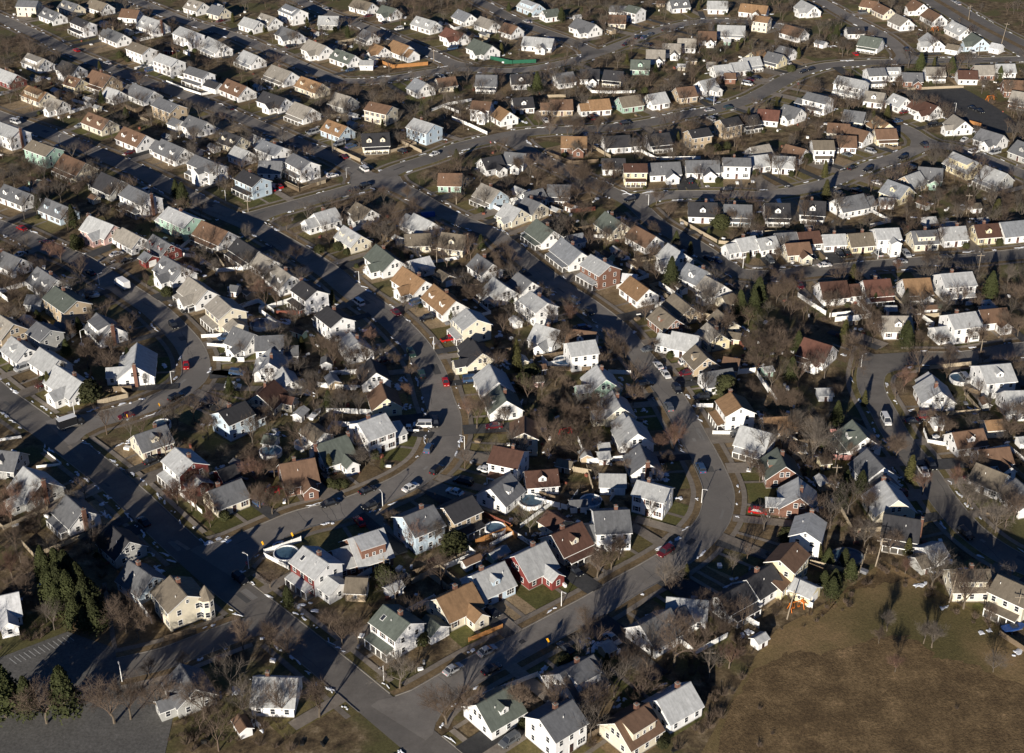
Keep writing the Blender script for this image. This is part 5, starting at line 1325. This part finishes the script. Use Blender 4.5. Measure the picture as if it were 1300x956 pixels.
def sign(t, x, y, kind):
    p = tp(t, x, y); d, ri, k = near_road(p.x, p.y); T = ROADS[ri]['T'][k]; c = ROADS[ri]['C'][k]
    if d < .4:
        v = Vector((p.x - c.x, p.y - c.y)).normalized(); p.x += v.x * (.6 - d); p.y += v.y * (.6 - d)
    a = math.atan2(T.y, T.x) + math.pi / 2; a = a if math.cos(a) > 0 else a + math.pi
    root = put('stop_sign' if kind == 'stop' else 'warning_sign', None, None, p, a); b = MB(); b.tube((0, 0, 0), (0, 0, 2.6), .035, .035, 6, cap=True); b.build('post', M['metal'], root)
    s = MB(); n = 8 if kind == 'stop' else 4; r = .45 if kind == 'stop' else .62; ph = math.pi / 8 if kind == 'stop' else 0
    R_ = [(r * math.cos(ph + 2 * math.pi * i / n), 2.2 + r * math.sin(ph + 2 * math.pi * i / n)) for i in range(n)]; s.prism(R_, -.06, -.03)
    s.build('sign_plate', M['redsign'] if kind == 'stop' else M['yellow'], root)
    if kind == 'stop':
        cu = bpy.data.curves.new('lettering', 'FONT'); cu.body = 'STOP'; cu.size = .34; cu.align_x = 'CENTER'; cu.align_y = 'CENTER'; cu.extrude = .004; cu.materials.append(M['trim']); tmp = bpy.data.objects.new('tmp', cu); COL.objects.link(tmp); bpy.context.view_layer.update(); me = bpy.data.meshes.new_from_object(tmp.evaluated_get(bpy.context.evaluated_depsgraph_get())); bpy.data.objects.remove(tmp); o = put('lettering', me, root, (0, -.07, 2.2)); o.rotation_euler = (math.pi / 2, 0, 0)
    reg(root, 'red octagonal stop sign on grey post' if kind == 'stop' else 'yellow diamond warning sign on post', 'sign', 'road signs')
for q in 'd1 200 262 y|d1 56 305 y|d2 203 775 y|c0 784 395 y|c0 628 450 y|d0 1196 398 stop|a3 165 432 stop|a1 1168 722 stop'.split('|'):
    s = q.split(); sign(s[0], float(s[1]), float(s[2]), s[3])
# ------------------------------------------------------------------ pools, boats, small yard things
def pool(t, x, y, r, m, look, ax=1.0, rim=M['trim']):
    p = tp(t, x, y); root = put('swimming_pool', None, None, p); b = MB(); n = 20
    for k in range(n):
        a0, a1 = 2 * math.pi * k / n, 2 * math.pi * (k + 1) / n; P0 = (r * ax * math.cos(a0), r * math.sin(a0)); P1 = (r * ax * math.cos(a1), r * math.sin(a1)); q = .92
        b.face([(*P0, 0), (*P1, 0), (*P1, 1.25), (*P0, 1.25)]); b.face([(*P0, 1.25), (*P1, 1.25), (P1[0] * q, P1[1] * q, 1.25), (P0[0] * q, P0[1] * q, 1.25)])
        b.face([(P0[0] * q, P0[1] * q, 1.25), (P1[0] * q, P1[1] * q, 1.25), (P1[0] * q, P1[1] * q, .9), (P0[0] * q, P0[1] * q, .9)])
    b.build('pool_wall', rim, root); w = MB(); w.face([(r * ax * .93 * math.cos(2 * math.pi * k / n), r * .93 * math.sin(2 * math.pi * k / n), .98) for k in range(n)]); w.build('pool_cover', m, root)
    reg(root, look, 'pool', 'above-ground pools')
for q in [('d1', 168, 335, 3.0, 'water', 'round pool with dark cover inside white fence'), ('d1', 1190, 212, 2.6, 'water', 'round covered pool by red wooden fence'), ('c2', 130, 848, 3.1, 'water', 'round grey-blue pool on green lawn'), ('c2', 425, 848, 2.8, 'water', 'round pool with white deck rail'),
          ('c2', 290, 162, 3.0, 'poolblue', 'bright blue round pool by brown fence'), ('c1', 245, 565, 2.1, 'water', 'small round pool beside brown-roofed garage'), ('c3', 955, 246, 2.9, 'water', 'covered pool behind white L-shaped house'), ('c1', 92, 605, 3.0, 'water', 'round pool on pale wooden deck'),
          ('b1', 45, 750, 3.4, 'water', 'wide round pool with dark cover'), ('c0', 795, 470, 2.4, 'water', 'small pool behind cream corner house')]: pool(q[0], q[1], q[2], q[3], M[q[4]], q[5])
pool('c2', 205, 768, 2.0, M['water'], 'small pool with red rim', rim=M['redsign'])
pool('d3', 405, 350, 3.3, M['water'], 'round pool under dark cover among conifers', 1.15, rim=M['metal'])
def boat(t, x, y, a, look, m=M['trim']):
    p = tp(t, x, y); root = put('boat', None, None, p, a); b = MB()
    o = [(-2.6, .9), (1.2, 1.0), (2.3, .6), (3.0, 0), (2.3, -.6), (1.2, -1.0), (-2.6, -.9)]; n = len(o)
    for i in range(n):
        j = (i + 1) % n; A, B = o[i], o[j]; b.face([(B[0] * .9, B[1] * .6, .55), (A[0] * .9, A[1] * .6, .55), (A[0], A[1], 1.4), (B[0], B[1], 1.4)])
    b.face([(q[0], q[1], 1.38) for q in o][::-1]); b.build('hull', m, root); c = MB(); c.prism([(-.6, 1.4), (1.0, 1.4), (.5, 2.0), (-.4, 2.0)], -.6, .6); c.build('windscreen', M['glass'], root)
    r = MB(); r.box(-2.4, 2.2, -.5, .5, .42, .55); r.build('trailer_frame', M['metal'], root)
    for s in (-1, 1): put('wheel', WHM, root, (-.8, s * .85, .33))
    reg(root, look, 'boat')
boat('b1', 582, 492, .1, 'white motorboat on trailer by green-roofed house'); boat('c1', 310, 425, 1.2, 'white boat on trailer behind white fence'); boat('b0', 445, 612, .1, 'small white boat beside the dark driveway')
boat('d3', 1215, 700, .3, 'boat under blue cover at lower right field edge', M['tarp'])
def arch(t, x, y, m, look):
    p = tp(t, x, y); root = put('tarpaulin', None, None, p, .2); b = MB(); n = 8
    for k in range(n):
        a0, a1 = math.pi * k / n, math.pi * (k + 1) / n; b.face([(-2.5, 1.6 * math.cos(a0), 1.5 * math.sin(a0)), (-2.5, 1.6 * math.cos(a1), 1.5 * math.sin(a1)), (2.5, 1.6 * math.cos(a1), 1.5 * math.sin(a1)), (2.5, 1.6 * math.cos(a0), 1.5 * math.sin(a0))])
    b.face([(-2.5, 1.6 * math.cos(math.pi * k / n), 1.5 * math.sin(math.pi * k / n)) for k in range(n + 1)]); b.face([(2.5, 1.6 * math.cos(math.pi * k / n), 1.5 * math.sin(math.pi * k / n)) for k in range(n, -1, -1)])
    b.build('cover', m, root); reg(root, look, 'tarpaulin')
arch('b1', 860, 208, M['tarp'], 'bright blue tarpaulin cover in a yard')
def swing(t, x, y, m, look):
    p = tp(t, x, y); root = put('swing_set', None, None, p, .4); b = MB()
    for s in (-1.6, 1.6):
        for q in (-.9, .9): b.tube((s, q, 0), (s, 0, 2.1), .09, .09, 5)
    b.tube((-1.9, 0, 2.1), (1.9, 0, 2.1), .09, .09, 6, cap=True); b.build('frame', m, root)
    for s in (-.7, .7):
        c = MB(); c.box(s - .3, s + .3, -.2, .2, .5, .56); c.tube((s - .28, 0, .56), (s - .28, 0, 2.1), .02, .02, 4); c.tube((s + .28, 0, .56), (s + .28, 0, 2.1), .02, .02, 4); c.build('seat', m, root)
    sl = MB(); sl.face([(1.8, -.4, 1.5), (1.8, .4, 1.5), (4.0, .4, .1), (4.0, -.4, .1)]); sl.box(1.5, 2.1, -.5, .5, 1.4, 1.5); sl.build('slide', m, root); reg(root, look, 'swing set')
swing('a3', 1105, 490, M['orange'], 'orange play set beside the black car park'); swing('c2', 300, 510, M['redsign'], 'red swing set among tall bare trees'); swing('d3', 155, 590, M['orange'], 'orange slide beside white fence by the field'); swing('a3', 835, 150, M['orange'], 'orange climbing frame between top-right houses')
swing('c1', 100, 800, M['redsign'], 'red swing set under bare trees by the S-curved road')
finish_labels()
print('objects', len(bpy.data.objects), 'bare', sum(1 for o in bpy.data.objects if o.name.startswith('bare_tree')))
